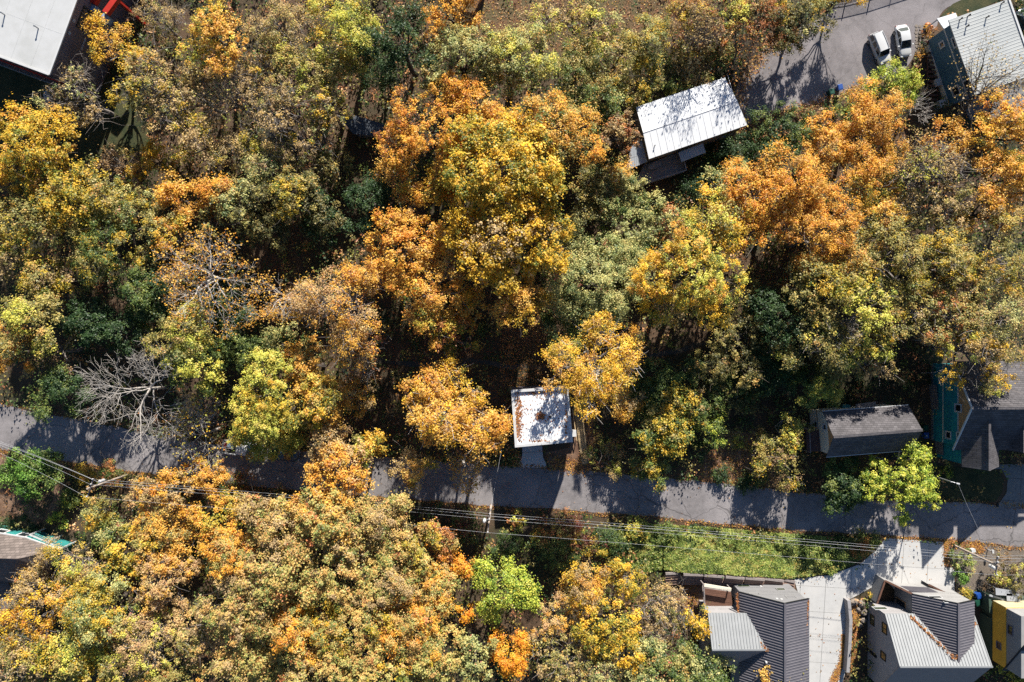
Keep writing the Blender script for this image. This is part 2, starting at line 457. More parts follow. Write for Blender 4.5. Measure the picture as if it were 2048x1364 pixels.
# big concrete forecourt, cast in slabs
def clip_poly(poly, a, b, c):
    """keep a*x+b*y<=c"""
    out = []
    for i in range(len(poly)):
        p, q = poly[i], poly[(i + 1) % len(poly)]
        dp = a * p[0] + b * p[1] - c; dq = a * q[0] + b * q[1] - c
        if dp <= 0: out.append(p)
        if (dp < 0) != (dq < 0) and abs(dp - dq) > 1e-9:
            t = dp / (dp - dq); out.append((p[0] + (q[0] - p[0]) * t, p[1] + (q[1] - p[1]) * t))
    return out
def paved(name, polys, gx, gy, ang, m, z, slab_name='slab'):
    root = empty(name, (0, 0, 0)); root["kind"] = 'structure'
    ca, sa = math.cos(ang), math.sin(ang)
    for poly in polys:
        w = [P2(*p) for p in poly]
        r = [(x * ca + y * sa, -x * sa + y * ca) for x, y in w]
        x0 = min(p[0] for p in r); x1 = max(p[0] for p in r); y0 = min(p[1] for p in r); y1 = max(p[1] for p in r)
        i0, i1, j0, j1 = math.floor(x0 / gx), math.ceil(x1 / gx), math.floor(y0 / gy), math.ceil(y1 / gy)
        e = 0.02
        for i in range(i0, i1):
            for j in range(j0, j1):
                q = r
                for (a, b, c) in ((1, 0, (i + 1) * gx - e), (-1, 0, -i * gx - e), (0, 1, (j + 1) * gy - e), (0, -1, -j * gy - e)):
                    q = clip_poly(q, a, b, c)
                    if len(q) < 3: break
                if len(q) < 3: continue
                ar = abs(sum(q[k][0] * q[(k + 1) % len(q)][1] - q[(k + 1) % len(q)][0] * q[k][1] for k in range(len(q)))) / 2
                if ar < 0.15: continue
                MB().prism([(x * ca - y * sa, x * sa + y * ca) for x, y in q], -0.1, z).build(slab_name, M[m], root)
    return root
fore1 = [(1772, 1076), (1888, 1084), (1888, 1132), (1909, 1136), (1909, 1196), (1830, 1220), (1770, 1160), (1700, 1198)]
fore2 = [(1772, 1076), (1698, 1200), (1696, 1290), (1690, 1345), (1670, 1420), (1598, 1420), (1600, 1200), (1588, 1158), (1660, 1150), (1720, 1128), (1752, 1100)]
paved('forecourt', [fore1, fore2], 3.6, 3.6, -0.06, 'concrete', 0.045)
paved('driveway', [[(1045, 892), (1084, 892), (1086, 915), (1098, 935), (1034, 935), (1044, 915)]], 4.0, 4.0, 0.05, 'concrete', 0.05)
paved('driveway', [drive_f], 3.2, 3.2, -0.05, 'concrete_old', 0.042)
# patio of the ribbed metal roof house
paved('patio', [[(1925, 205), (2020, 168), (2060, 150), (2090, 190), (2030, 236), (1938, 240)]], 4.5, 4.5, 0.32, 'concrete_old', 0.05)

# lawns, bare earth, trails
sheet('lawn', [(-200, 60), (110, 165), (230, 150), (300, 190), (300, 300), (190, 320), (-200, 330)], 0.012, 'lawn')
sheet('lawn', [(1905, 8), (1985, -30), (2000, 0), (1935, 30), (1880, 33)], 0.034, 'lawn')
sheet('lawn', [(1830, 925), (1925, 935), (1995, 940), (2008, 960), (2004, 985), (1990, 1004), (1880, 999), (1800, 998)], 0.016, 'lawn')
sheet('meadow', [(890, -60), (1400, -60), (1380, 60), (1180, 110), (1000, 90), (900, 60)], 0.010, 'dry_grass')
sheet('path', [(118, 920), (134, 924), (128, 970), (118, 1015), (96, 1050), (84, 1046), (106, 1000), (112, 960)], 0.014, 'dirt')
sheet('bare_earth', [(-80, 890), (10, 905), (22, 960), (50, 1000), (92, 1040), (60, 1058), (0, 1048), (-80, 1040)], 0.012, 'dirt')
sheet('bare_earth', [(1420, 860), (1540, 868), (1560, 900), (1545, 950), (1560, 976), (1400, 962), (1380, 930)], 0.012, 'dirt')
sheet('bare_earth', [(1146, 770), (1180, 790), (1190, 900), (1180, 945), (1098, 936), (1090, 905), (1140, 895)], 0.013, 'dirt')
sheet('bare_earth', [(1890, 1084), (2080, 1098), (2090, 1200), (1960, 1200), (1912, 1200), (1912, 1136), (1892, 1130)], 0.014, 'gravel')
sheet('bare_earth', [(1326, 1150), (1470, 1162), (1470, 1260), (1400, 1240), (1330, 1190)], 0.011, 'dirt')
sheet('bare_earth', [(1000, 600), (1110, 600), (1110, 780), (1000, 770)], 0.009, 'ground')
creek = smooth_px([(700, 705), (780, 725), (860, 728), (940, 722), (1040, 735), (1140, 730), (1240, 716), (1330, 708), (1400, 690), (1470, 690)], 6)
cr_a = [(x, y - 5 - 2 * math.sin(x * .11)) for x, y in creek]; cr_b = [(x, y + 4 + 2 * math.sin(x * .07)) for x, y in creek][::-1]
sheet('creek', cr_a + cr_b, 0.02, 'water')

# ------------------------------------------------------------------ building helpers
def V2(p): return Vector((p[0], p[1]))

def outward(p0, p1, toward=(0, 0)):
    d = (V2(p1) - V2(p0)).normalized()
    n = Vector((d.y, -d.x))
    mid = (V2(p0) + V2(p1)) / 2
    if n.dot(V2(toward) - mid) < 0: n = -n
    return d, n

def wall_hit(px, py, p0, p1):
    d, n = outward(p0, p1)
    k = Vector(((px - CX) / F, (CY - py) / F))
    hz = n.dot(V2(p0)) / n.dot(k)
    z = H - hz
    pt = k * hz
    return (pt - V2(p0)).dot(d), z

def window(parent, p0, p1, u, z, w, h, pane='glass', frame='trim_white', bars=0, fw=0.19, name='window', toward=(0, 0)):
    d, n = outward(p0, p1, toward)
    d3 = Vector((d.x, d.y, 0)); n3 = Vector((n.x, n.y, 0)); up = Vector((0, 0, 1))
    c = Vector((p0[0], p0[1], 0)) + d3 * u + up * z + n3 * 0.04
    ang = math.atan2(d.y, d.x)
    mb = MB()
    mb.box(c + up * (h / 2), (w + fw, 0.10, fw), ang); mb.box(c - up * (h / 2), (w + fw, 0.14, fw), ang)
    mb.box(c + d3 * (w / 2), (fw, 0.094, h - fw), ang); mb.box(c - d3 * (w / 2), (fw, 0.094, h - fw), ang)
    for b in range(bars):
        t = (b + 1) / (bars + 1) - 0.5
        mb.box(c + d3 * (t * w), (fw * 0.6, 0.08, h - fw), ang)
    o = mb.build(name, M[frame], parent)
    MB().box(c - n3 * 0.025, (w - fw * .5, 0.03, h - fw * .5), ang).build('pane', M[pane], o)
    return o

def window_px(parent, p0, p1, px, py, w, h, **k):
    u, z = wall_hit(px, py, p0, p1)
    return window(parent, p0, p1, u, z, w, h, **k)

def band(parent, p0, p1, z0, z1, m, name='trim', out=0.03, u0=None, u1=None, toward=(0, 0)):
    d, n = outward(p0, p1, toward)
    L = (V2(p1) - V2(p0)).length
    a = V2(p0) + d * (u0 if u0 is not None else 0); b = V2(p0) + d * (u1 if u1 is not None else L)
    mid = (a + b) / 2 + n * (out / 2)
    return MB().box((mid.x, mid.y, (z0 + z1) / 2), ((b - a).length, out, z1 - z0), math.atan2(d.y, d.x)).build(name, M[m], parent)

def shrink(c, t):
    """inset a quad of xy points towards its centre by about t metres"""
    cx = sum(p[0] for p in c) / len(c); cy = sum(p[1] for p in c) / len(c)
    out = []
    for p in c:
        v = Vector((p[0] - cx, p[1] - cy)); L = v.length
        v *= (L - t * 1.35) / L
        out.append((cx + v.x, cy + v.y))
    return out

def pipe(parent, p, h=0.5, r=0.07, m='trim_white', name='vent_pipe'):
    p = Vector(p)
    o = MB().tube([p, p + Vector((0, 0, h))], r, 8).build(name, M[m], parent)
    MB().tube([p + Vector((0, 0, h)), p + Vector((0, 0, h + 0.09))], [r * 1.7, r * 0.9], 8).build('cap', M[m], o)
    return o

# ---- big building with white flat roof (corner in the frame)
zA = 10.0
c0 = P(100.3, 150.4, zA)
d1 = (P(155.7, 0, zA) - c0).normalized()
d2 = Vector((-d1.y, d1.x, 0)); 
if d2.x > 0: d2 = -d2
A_ = [c0, c0 + d1 * 34, c0 + d1 * 34 + d2 * 30, c0 + d2 * 30]
bA = empty('flat_roofed_building', (c0.x, c0.y, 0), 'large building with dark vertical siding and a broad white flat roof', 'building')
a2 = [(p.x, p.y) for p in A_]
MB().prism(shrink(a2, 0.25), 0.0, zA - 0.05).build('wall', M['dark_siding'], bA)
ro = MB().prism(a2, zA - 0.05, zA + 0.12).build('roof', M['roof_white'], bA)
MB().beam(A_[0] + Vector((0, 0, .2)), A_[1] + Vector((0, 0, .2)), 0.22, 0.16).build('edge_flashing', M['trim_white'], ro)
MB().beam(A_[0] + Vector((0, 0, .203)), A_[3] + Vector((0, 0, .203)), 0.22, 0.16).build('edge_flashing', M['trim_white'], ro)
for i in range(1, 11):
    p = A_[0] + d2 * (i * 2.7) + Vector((0, 0, .124)); MB().beam(p + d1 * .3, p + d1 * 33.7, .09, .012).build('roof_seam', M['roof_white'], ro)
for i in range(1, 6):
    p = A_[0] + d1 * (i * 5.5) + Vector((0, 0, .122)); MB().beam(p + d2 * .3, p + d2 * 29.7, .12, .01).build('roof_seam', M['roof_white'], ro)
w0 = shrink(a2, 0.25)
for (p, q) in ((w0[0], w0[1]), (w0[0], w0[3])):
    d, n = outward(p, q)
    L = (V2(q) - V2(p)).length
    mb = MB()
    k = int(L / 0.42)
    for i in range(k):
        c = V2(p) + d * ((i + .5) * L / k) + n * 0.03
        mb.box((c.x, c.y, zA / 2), (0.09, 0.06, zA - 0.3), math.atan2(d.y, d.x))
    mb.build('siding_ribs', M['dark_siding'], bA)
window_px(bA, w0[0], w0[1], 166, 36, 2.9, 1.3, frame='black_metal', fw=0.1)
window_px(bA, w0[0], w0[1], 166, 88, 1.6, 0.12, frame='trim_white', fw=0.04, name='wall_lamp')
for (x, y) in ((147, 41), (138, 66)):
    u, z = wall_hit(x, y, w0[0], w0[1])
    window(bA, w0[0], w0[1], u, z, 0.35, 0.3, pane='lamp_clear', frame='trim_white', fw=0.06, name='wall_lamp')
band(bA, w0[0], w0[3], 5.0, 5.9, 'red_paint', 'red_band', 0.12)
band(bA, w0[0], w0[3], 0.2, 1.0, 'concrete_old', 'plinth', 0.14)
for (x, y) in ((77, 57), (10, 30)):
    pipe(bA, P(x, y, zA + .1), 0.8, 0.08, 'steel')
MB().box(P(98, 194, 0.4), (1.0, 1.6, 0.8), 0.3).build('hvac_box', M['trim_white'], bA)

# red beams beside it
for (a, b, lab) in (((188, 8), (208, -30), 'red steel beam with pale end block close against the dark sided building'),
                    ((213, 28), (236, -4), 'red steel beam with pale end block standing out from the dark sided wall')):
    p = P(*a, 7.3); q = P(*b, 7.3)
    r = empty('steel_beam', (p.x, p.y, 0), lab, 'beam', 'red beams by the dark sided building')
    MB().beam(p, q, 0.6, 0.7).build('beam', M['red_paint'], r)
    dd = (q - p).normalized(); 
    MB().beam(p + Vector((0, 0, .42)), q + Vector((0, 0, .40)), 0.72, 0.08).build('flange', M['red_paint'], r)
    c = p - dd * 0.5
    MB().box((c.x, c.y, 6.7), (0.8, 0.9, 1.1), math.atan2(dd.y, dd.x)).build('end_block', M['fabric_blue'], r)
    e = p.lerp(q, 0.9); MB().beam((e.x, e.y, 0), (e.x, e.y, 6.95), 0.3, 0.3).build('post', M['red_paint'], r)
mb = MB(); mb.prism([P2(235, 45), P2(262, 12), P2(266, 14), P2(248, 52)], 0, 0.12)
tag(mb.build('kerb', M['concrete_old']), kind='structure')

# ---- long house with white roof
zB = 4.6
B_ = [P(1272, 214, zB), P(1450, 155, zB), P(1494.5, 250, zB), P(1298, 318, zB)]
b2 = [(p.x, p.y) for p in B_]
cB = sum(B_, Vector()) / 4
bB = empty('long_house', (cB.x, cB.y, 0), 'long single storey house with a bright white roof, brown walls and rear deck', 'house')
wb = shrink(b2, 0.3)
MB().prism(wb, 0, zB - 0.1).build('wall', M['brown_wall'], bB)
mid0 = (B_[0] + B_[3]) / 2 + Vector((0, 0, 0.35)); mid1 = (B_[1] + B_[2]) / 2 + Vector((0, 0, 0.35))
rf = MB().slab([B_[3], B_[2], mid1, mid0], 0.12).slab([mid0, mid1, B_[1], B_[0]], 0.12).build('roof', M['roof_white2'], bB)
MB().beam(mid0 + Vector((0, 0, .02)), mid1 + Vector((0, 0, .02)), 0.25, 0.05).build('ridge_cap', M['roof_white2'], rf)
for (ea, eb) in ((B_[3], mid0), (B_[0], mid0)):
    for i in range(1, 15):
        off = (B_[2] - B_[3]) * (i / 15) + Vector((0, 0, .016))
        MB().beam(ea + off, eb + off, .05, .03).build('roof_seam', M['roof_white2'], rf)
for x, y in ((1309, 292), (1328, 252)): pipe(bB, P(x, y, zB + .1), 0.35, 0.06, 'steel')
for (x, y, w) in ((1340, 312, 0.9), (1452, 272, 1.3)):
    window_px(bB, wb[3], wb[2], x, y, w, 1.0)
band(bB, wb[3], wb[2], 0.0, 0.7, 'concrete_old', 'foundation', 0.06)
# awnings
for (q, z, nm) in ((((1262, 292), (1283, 283), (1294.5, 323), (1253, 341)), 3.4, 'awning'), (((1356, 306), (1405, 287), (1411.5, 305), (1363, 324)), 3.2, 'awning')):
    c = [P(x, y, z) for x, y in q]
    c[0].z += .25; c[1].z += .25
    aw = MB().slab(c, 0.06).build(nm, M['awning'], bB)
    MB().ribbed(c[3] + Vector((0, 0, .004)), c[2] + Vector((0, 0, .004)), c[1] + Vector((0, 0, .004)), c[0] + Vector((0, 0, .004)), 0.3, 0.05).build('ribs', M['awning'], aw)
    for k in (2, 3):
        MB().beam((c[k].x, c[k].y, 0), (c[k].x, c[k].y, c[k].z - .08), 0.1, 0.1).build('awning_post', M['wood_grey'], bB)
# deck
zd = 1.7
dk = [P(x, y, zd) for x, y in ((1288, 330), (1360, 304), (1369, 344), (1262, 378))]
deck = empty('deck', (dk[3].x, dk[3].y, 0), 'grey weathered wooden deck behind the long white roofed house', 'deck')
MB().prism([(p.x, p.y) for p in dk], 1.3, zd - 0.06).build('deck_frame', M['wood_grey'], deck)
nb = 17
for i in range(nb):
    t0, t1 = (i + .04) / nb, (i + .96) / nb
    MB().slab([dk[0].lerp(dk[3], t0), dk[1].lerp(dk[2], t0), dk[1].lerp(dk[2], t1), dk[0].lerp(dk[3], t1)], 0.055).build('plank', M['wood_grey'], deck)
for (a, b) in ((dk[3], dk[2]), (dk[2], dk[1])):
    MB().beam(a + Vector((0, 0, 1.0)), b + Vector((0, 0, 1.0)), 0.14, 0.07).build('handrail', M['wood_grey'], deck)
    MB().beam(a + Vector((0, 0, 0.15)), b + Vector((0, 0, 0.15)), 0.06, 0.08).build('bottom_rail', M['wood_grey'], deck)
    n = int((b - a).length / 1.6)
    for i in range(n + 1):
        p = a.lerp(b, i / max(1, n)); MB().beam((p.x, p.y, 0), (p.x, p.y, zd + 0.97), 0.11, 0.11).build('post', M['wood_grey'], deck)
    m_ = int((b - a).length / 0.22)
    for i in range(m_):
        p = a.lerp(b, (i + .5) / m_); MB().beam((p.x, p.y, zd + .18), (p.x, p.y, zd + 0.97), 0.04, 0.04).build('baluster', M['wood_grey'], deck)
tb = P(1308, 333, zd)
t = empty('garden_table', tb, 'oval pale table standing on the weathered deck', 'table')
MB().prism([(tb.x + 1.0 * math.cos(a * .52 + .0), tb.y + 0.5 * math.sin(a * .52) + 0.35 * math.cos(a * .52)) for a in range(12)], zd + .68, zd + .74).build('table_top', M['wood_grey'], t)
for sx in (-1, 1):
    MB().beam((tb.x + sx * .5, tb.y + sx * .17, zd), (tb.x + sx * .5, tb.y + sx * .17, zd + .68), 0.1, 0.5).build('leg', M['wood_grey'], t)

# ---- dark teal house with ribbed metal roof
zC = 6.5
C0, C1, C3 = P(1897, 40, zC), P(2017, -2, zC), P(1949.5, 190, zC)
C2 = C1 + (C3 - C0)
cc = (C0 + C2) / 2
hC = empty('teal_house', (cc.x, cc.y, 0), 'dark teal two storey house under a pale ribbed metal roof', 'house')
wc = shrink([(p.x, p.y) for p in (C0, C1, C2, C3)], 0.5)
MB().prism(wc, 0, zC - 0.12).build('wall', M['teal_dark'], hC)
rC = MB().slab([C0, C1, C2, C3], 0.14).build('roof', M['roof_rib'], hC)
e = Vector((0, 0, .006))
MB().ribbed(C0 + e, C3 + e, C2 + e, C1 + e, 0.42, 0.03, 0.22).build('standing_seam', M['roof_rib'], rC)
MB().beam(C1 + Vector((0, 0, .08)), C2 + Vector((0, 0, .08)), 0.25, 0.1).build('gutter', M['trim_white'], hC)
for x, y in ((1919, 40), (1935, 33), (1932, 54), (1972, 36), (2002, 8)): pipe(hC, P(x, y, zC), 0.55, 0.08, 'black_metal')
wl_, wr_ = wc[0], wc[3]
band(hC, wl_, wr_, 4.55, 4.75, 'trim_white'); band(hC, wl_, wr_, 0.85, 1.0, 'trim_white'); band(hC, wl_, wr_, 0, 0.85, 'cream', 'foundation', 0.05)
window_px(hC, wl_, wr_, 1884.5, 89, 0.75, 0.85); window_px(hC, wl_, wr_, 1912, 182, 1.25, 1.4); window_px(hC, wl_, wr_, 1934.5, 168, 1.1, 1.2)
window_px(hC, wl_, wr_, 1909, 85, 1.3, 0.5)
for x, y in ((1873, 168), (1880, 210)):
    q = P(x, y, 0.0); MB().box((q.x - .15, q.y, 0.45), (0.9, 1.0, 0.9), 0.35).build('heat_pump', M['trim_white'], hC)
cq = [P(x, y, 3.2) for x, y in ((1874, 37), (1911, 25.5), (1920, 44), (1888, 57))]
cn = empty('entry_canopy', (cq[0].x, cq[0].y, 0), 'small white flat canopy over the teal house entrance', 'canopy')
MB().slab(cq, 0.15).build('canopy_roof', M['roof_white2'], cn)
for p in (cq[0], cq[3]): MB().beam((p.x + .15, p.y - .1, 0), (p.x + .15, p.y - .1, 3.05), 0.12, 0.12).build('post', M['trim_white'], cn)
# timber steps beside the teal house
st0, st1 = P(1858, 112, 0), P(1864, 200, 0)
stp = empty('garden_steps', (st0.x, st0.y, 0), 'flight of brown timber steps running beside the dark teal house', 'steps')
for i in range(11):
    p = st0.lerp(st1, i / 10); MB().box((p.x, p.y, 0.9 - i * 0.075), (1.35, 0.32, 0.12), -0.07).build('tread', M['wood_brown'], stp)
for s in (-1, 1): MB().beam(st0 + Vector((s * .7, 0, .78)), st1 + Vector((s * .7, 0, .06)), 0.08, 0.2).build('stringer', M['wood_brown'], stp)

# ---- small flat roofed house
zD = 7.1
D_ = [P(1022, 780, zD), P(1136, 773, zD), P(1146, 884, zD), P(1030, 895, zD)]
d2_ = [(p.x, p.y) for p in D_]
cd = sum(D_, Vector()) / 4
hD = empty('flat_roofed_house', (cd.x, cd.y, 0), 'small square house with a white rimmed flat roof strewn with leaves', 'house')
wd = shrink(d2_, 0.12)
MB().prism(wd, 0, zD - 0.45).build('wall', M['dark_siding'], hD)
MB().prism(shrink(d2_, 0.3), zD - 0.45, zD - 0.28).build('roof', M['roof_white2'], hD)
for i in range(4):
    a, b = D_[i], D_[(i + 1) % 4]
    dv = (b - a).normalized(); nv = Vector((-dv.y, dv.x, 0))
    if nv.dot(cd - a) < 0: nv = -nv
    off = nv * 0.17 - Vector((0, 0, 0.2 + 0.003 * (i % 2)))
    MB().beam(a + off + dv * (0.34 if i % 2 else 0), b + off - dv * (0.34 if i % 2 else 0), 0.34, 0.44).build('parapet', M['trim_white'], hD)
pipe(hD, P(1100, 833, zD - .28), 0.45, 0.1, 'black_metal'); pipe(hD, P(1094, 845, zD - .28), 0.2, 0.08, 'steel')
window(hD, wd[3], wd[2], 5.0, 2.9, 2.2, 1.0, toward=(7, -100)); window(hD, wd[3], wd[2], 2.0, 1.2, 2.6, 2.2, pane='trim_white', name='garage_door', toward=(7, -100))
MB().box(P(1147, 866, 1.0), (0.7, 0.9, 1.0), 0.05).build('heat_pump', M['trim_white'], hD)
# boardwalk beside it
bw = empty('boardwalk', P(1156, 860, 0), 'narrow new timber walkway with rails down the side of the flat roofed house', 'walkway')
a0, a1 = P(1146, 815, 0), P(1163, 925, 0)
for i in range(26):
    p = a0.lerp(a1, i / 25); MB().box((p.x + .55, p.y, 0.42 - i * .012), (1.0, 0.29, 0.06), 0.15).build('plank', M['wood_new'], bw)
for s, (q0, q1) in enumerate((((1145, 818), (1154, 882)), ((1163, 815), (1172, 890)))):
    p, q = P(*q0, 1.2), P(*q1, 1.05)
    MB().beam(p, q, 0.13, 0.09).build('handrail', M['wood_new'], bw)
    MB().beam(p - Vector((0, 0, .5)), q - Vector((0, 0, .5)), 0.05, 0.12).build('mid_rail', M['wood_new'], bw)
    for i in range(5):
        r_ = p.lerp(q, i / 4); MB().beam((r_.x, r_.y, 0), (r_.x, r_.y, r_.z - .05), 0.1, 0.1).build('post', M['wood_new'], bw)

# ---- grey shingled gable house
zE, zEr = 5.4, 8.0
E = {'tl': P(1645, 823, zE), 'tr': P(1817, 810, zE), 'bl': P(1653, 914, zE), 'br': P(1826, 900, zE)}
rl = (E['tl'] + E['bl']) / 2; rr = (E['tr'] + E['br']) / 2; rl.z = rr.z = zEr
ce = (rl + rr) / 2
hE = empty('gable_house', (ce.x, ce.y, 0), 'small cream house with a grey shingled gable roof beside the road', 'house')
we = shrink([(E[k].x, E[k].y) for k in ('tl', 'tr', 'br', 'bl')], 0.45)
mb = MB(); mb.prism(we, 0, zE - 0.12)
mb.build('wall', M['cream'], hE)
for (p, q, r) in ((we[0], we[3], rl), (we[1], we[2], rr)):
    cx_, cy_ = (p[0] + q[0]) / 2, (p[1] + q[1]) / 2
    dx = 0.12 if p is we[0] else -0.12
    MB().add([(p[0], p[1], zE - .12), (q[0], q[1], zE - .12), (cx_, cy_, zEr - .32), (p[0] + dx, p[1], zE - .12), (q[0] + dx, q[1], zE - .12), (cx_ + dx, cy_, zEr - .32)],
             [(0, 1, 2), (5, 4, 3), (0, 2, 5, 3), (1, 4, 5, 2), (0, 3, 4, 1)]).build('gable', M['tan_wall'], hE)
rE = MB().slab([E['tl'], E['tr'], rr, rl], 0.14).slab([rl, rr, E['br'], E['bl']], 0.14).build('roof', M['shingle_grey'], hE)
MB().beam(rl + Vector((0, 0, .04)), rr + Vector((0, 0, .04)), 0.35, 0.08).build('ridge_cap', M['shingle_grey'], rE)
for a, b in (('tl', 'tr'), ('bl', 'br')):
    MB().beam(E[a] - Vector((0, 0, .06)), E[b] - Vector((0, 0, .06)), 0.14, 0.13).build('gutter', M['trim_white'], hE)
pipe(hE, P(1690, 848, 6.2), 0.4, 0.07, 'steel')
for x, y in ((1632, 848), (1650, 854)): window_px(hE, we[0], we[3], x, y, 0.8, 0.95)
for px in (1620, 1640):  # battens
    pass
band(hE, we[0], we[3], 2.3, 2.45, 'wood_brown', 'trim', 0.04)
# side porch
pq = [P(x, y, 2.6) for x, y in ((1612, 858), (1644, 861), (1646, 903), (1614, 903))]
po = empty('side_porch', (pq[0].x, pq[0].y, 0), 'red brown boarded porch on the side of the cream gable house', 'porch')
for i in range(12):
    t0, t1 = (i + .05) / 12, (i + .95) / 12
    MB().slab([pq[0].lerp(pq[3], t0), pq[1].lerp(pq[2], t0), pq[1].lerp(pq[2], t1), pq[0].lerp(pq[3], t1)], 0.07).build('board', M['wood_deck_red'], po)
for p in (pq[0], pq[3]):
    MB().beam((p.x + .1, p.y, 0), (p.x + .1, p.y, 3.5), 0.14, 0.14).build('post', M['wood_grey'], po)
MB().beam(pq[0] + Vector((.1, 0, .9)), pq[3] + Vector((.1, 0, .9)), 0.12, 0.08).build('handrail', M['wood_grey'], po)
# front porch roof on the road side
fq = [P(x, y, 3.3) for x, y in ((1768, 906), (1828, 900), (1832, 914), (1770, 920))]
fp = empty('front_porch', (fq[0].x, fq[0].y, 0), 'low dark shingled porch roof under the shaded eave of the cream gable house', 'porch')
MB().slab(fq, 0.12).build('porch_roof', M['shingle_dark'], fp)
for p in fq[2:]: MB().beam((p.x, p.y, 0), (p.x, p.y, 3.2), 0.12, 0.12).build('post', M['trim_white'], fp)
# lean-to with bins behind the house
bq = empty('lean_to', P(1745, 806, 0), 'grey wooden lean-to against the sunny eave of the cream gable house', 'lean-to')
MB().slab([P(1712, 808, 2.3), P(1752, 803, 2.3), P(1753, 816, 2.6), P(1712, 820, 2.6)], 0.08).build('lean_to_roof', M['wood_grey'], bq)
for x, y in ((1713, 809), (1751, 804)): p = P(x, y, 0); MB().beam(p, p + Vector((0, 0, 2.2)), 0.12, 0.12).build('post', M['wood_grey'], bq)
p = P(1691, 815, 1.2)
wt = empty('water_tank', (p.x, p.y, 0), 'teal plastic tank behind the cream gable house', 'tank')
MB().box((p.x, p.y, .7), (1.0, 0.8, 1.4), -0.07).build('tank_body', M['bin_teal'], wt); MB().box((p.x, p.y, 1.44), (1.1, 0.9, 0.09), -0.07).build('lid', M['bin_teal'], wt)

# ---- teal house with dormers at the frame's edge
zF, zFr = 6.0, 9.8
xl, xr = 59.15, 76.0
yr = (CY - 816) * (H - zFr) / F; yt, yb = yr + 5.9, yr - 6.0
hF = empty('dormer_house', (66, yr, 0), 'teal sided house with dark shingled roof and two front dormers', 'house')
wx = xl + 0.75
MB().prism([(wx, yt - .5), (xr, yt - .5), (xr, yb + .5), (wx, yb + .5)], 0, zF - .1).build('wall', M['teal'], hF)
gz = zFr - .45
MB().add([(wx, yt - .5, zF - .1), (wx, yb + .5, zF - .1), (wx, yr, gz), (wx + .2, yt - .5, zF - .1), (wx + .2, yb + .5, zF - .1), (wx + .2, yr, gz)],
         [(0, 1, 2), (5, 4, 3), (0, 2, 5, 3), (1, 4, 5, 2)]).build('gable', M['tan_wall'], hF)
rF = MB().slab([(xl, yt, zF), (xr, yt, zF), (xr, yr, zFr), (xl, yr, zFr)], 0.15).slab([(xl, yr, zFr), (xr, yr, zFr), (xr, yb, zF), (xl, yb, zF)], 0.15).build('roof', M['shingle_grey'], hF)
MB().beam((xl, yr, zFr + .04), (xr, yr, zFr + .04), 0.35, 0.08).build('ridge_cap', M['shingle_grey'], rF)
for (y_, s) in ((yt, 1), (yb, -1)):
    MB().beam((xl - .02, y_, zF - .05), (xl - .02, yr, zFr - .05), 0.14, 0.24).build('rake_board', M['trim_white'], hF)
p0, p1 = (wx, yt - .5), (wx, yb + .5)
band(hF, p0, p1, 2.55, 2.75, 'cream'); band(hF, p0, p1, 5.75, 5.95, 'trim_white'); band(hF, p0, p1, 0, 0.5, 'concrete_old', 'foundation', 0.08)
for x, y, w, h in ((1917, 816, 1.0, 1.25), (1897, 870, 0.95, 1.1), (1920, 872, 0.95, 1.1)): window_px(hF, p0, p1, x, y, w, h)
def dormer(xa, xb, xm, yf, zw, zr):
    d = empty('d', (0, 0, 0)) if False else hF
    yback = yr - 0.5
    MB().prism([(xa + .3, yf + .3), (xb - .3, yf + .3), (xb - .3, yback - 1), (xa + .3, yback - 1)], 0.0, zw - .1).build('dormer_wall', M['teal'], d)
    MB().add([(xa + .3, yf + .3, zw - .1), (xb - .3, yf + .3, zw - .1), (xm, yf + .3, zr - .3), (xa + .3, yf + .5, zw - .1), (xb - .3, yf + .5, zw - .1), (xm, yf + .5, zr - .3)],
             [(0, 1, 2), (5, 4, 3), (0, 2, 5, 3), (1, 4, 5, 2)]).build('dormer_gable', M['tan_wall'], d)
    r = MB().slab([(xa, yf, zw), (xm, yf, zr), (xm, yback, zr), (xa, yback, zw)], 0.14).slab([(xm, yf, zr), (xb, yf, zw), (xb, yback, zw), (xm, yback, zr)], 0.14).build('dormer_roof', M['shingle_grey'], d)
    MB().beam((xm, yf, zr + .03), (xm, yback, zr + .03), 0.3, 0.07).build('ridge_cap', M['shingle_grey'], r)
k = (H - 6.2) / F
dormer((1927 - CX) * k, (2001 - CX) * k, (1978 - CX) * (H - 8.6) / F, (CY - 938) * (H - 7.5) / F, 5.9, 8.7)
dormer((2016 - CX) * k, (2075 - CX) * k, (2046 - CX) * (H - 8.0) / F, (CY - 903) * (H - 7.0) / F, 6.1, 8.2)
# board fence between the two houses
fb = empty('board_fence', P(1866, 860, 0), 'weathered board fence running between the cream house and the teal dormer house', 'fence')
f0, f1 = P(1858, 770, 0), P(1872, 905, 0)
for i in range(34):
    p = f0.lerp(f1, i / 33); MB().box((p.x, p.y, 0.85), (0.05, 0.25, 1.7), 0.1).build('board', M['wood_grey'], fb)
MB().beam(f0 + Vector((.05, 0, 1.4)), f1 + Vector((.05, 0, 1.4)), 0.09, 0.12).build('rail', M['wood_grey'], fb)

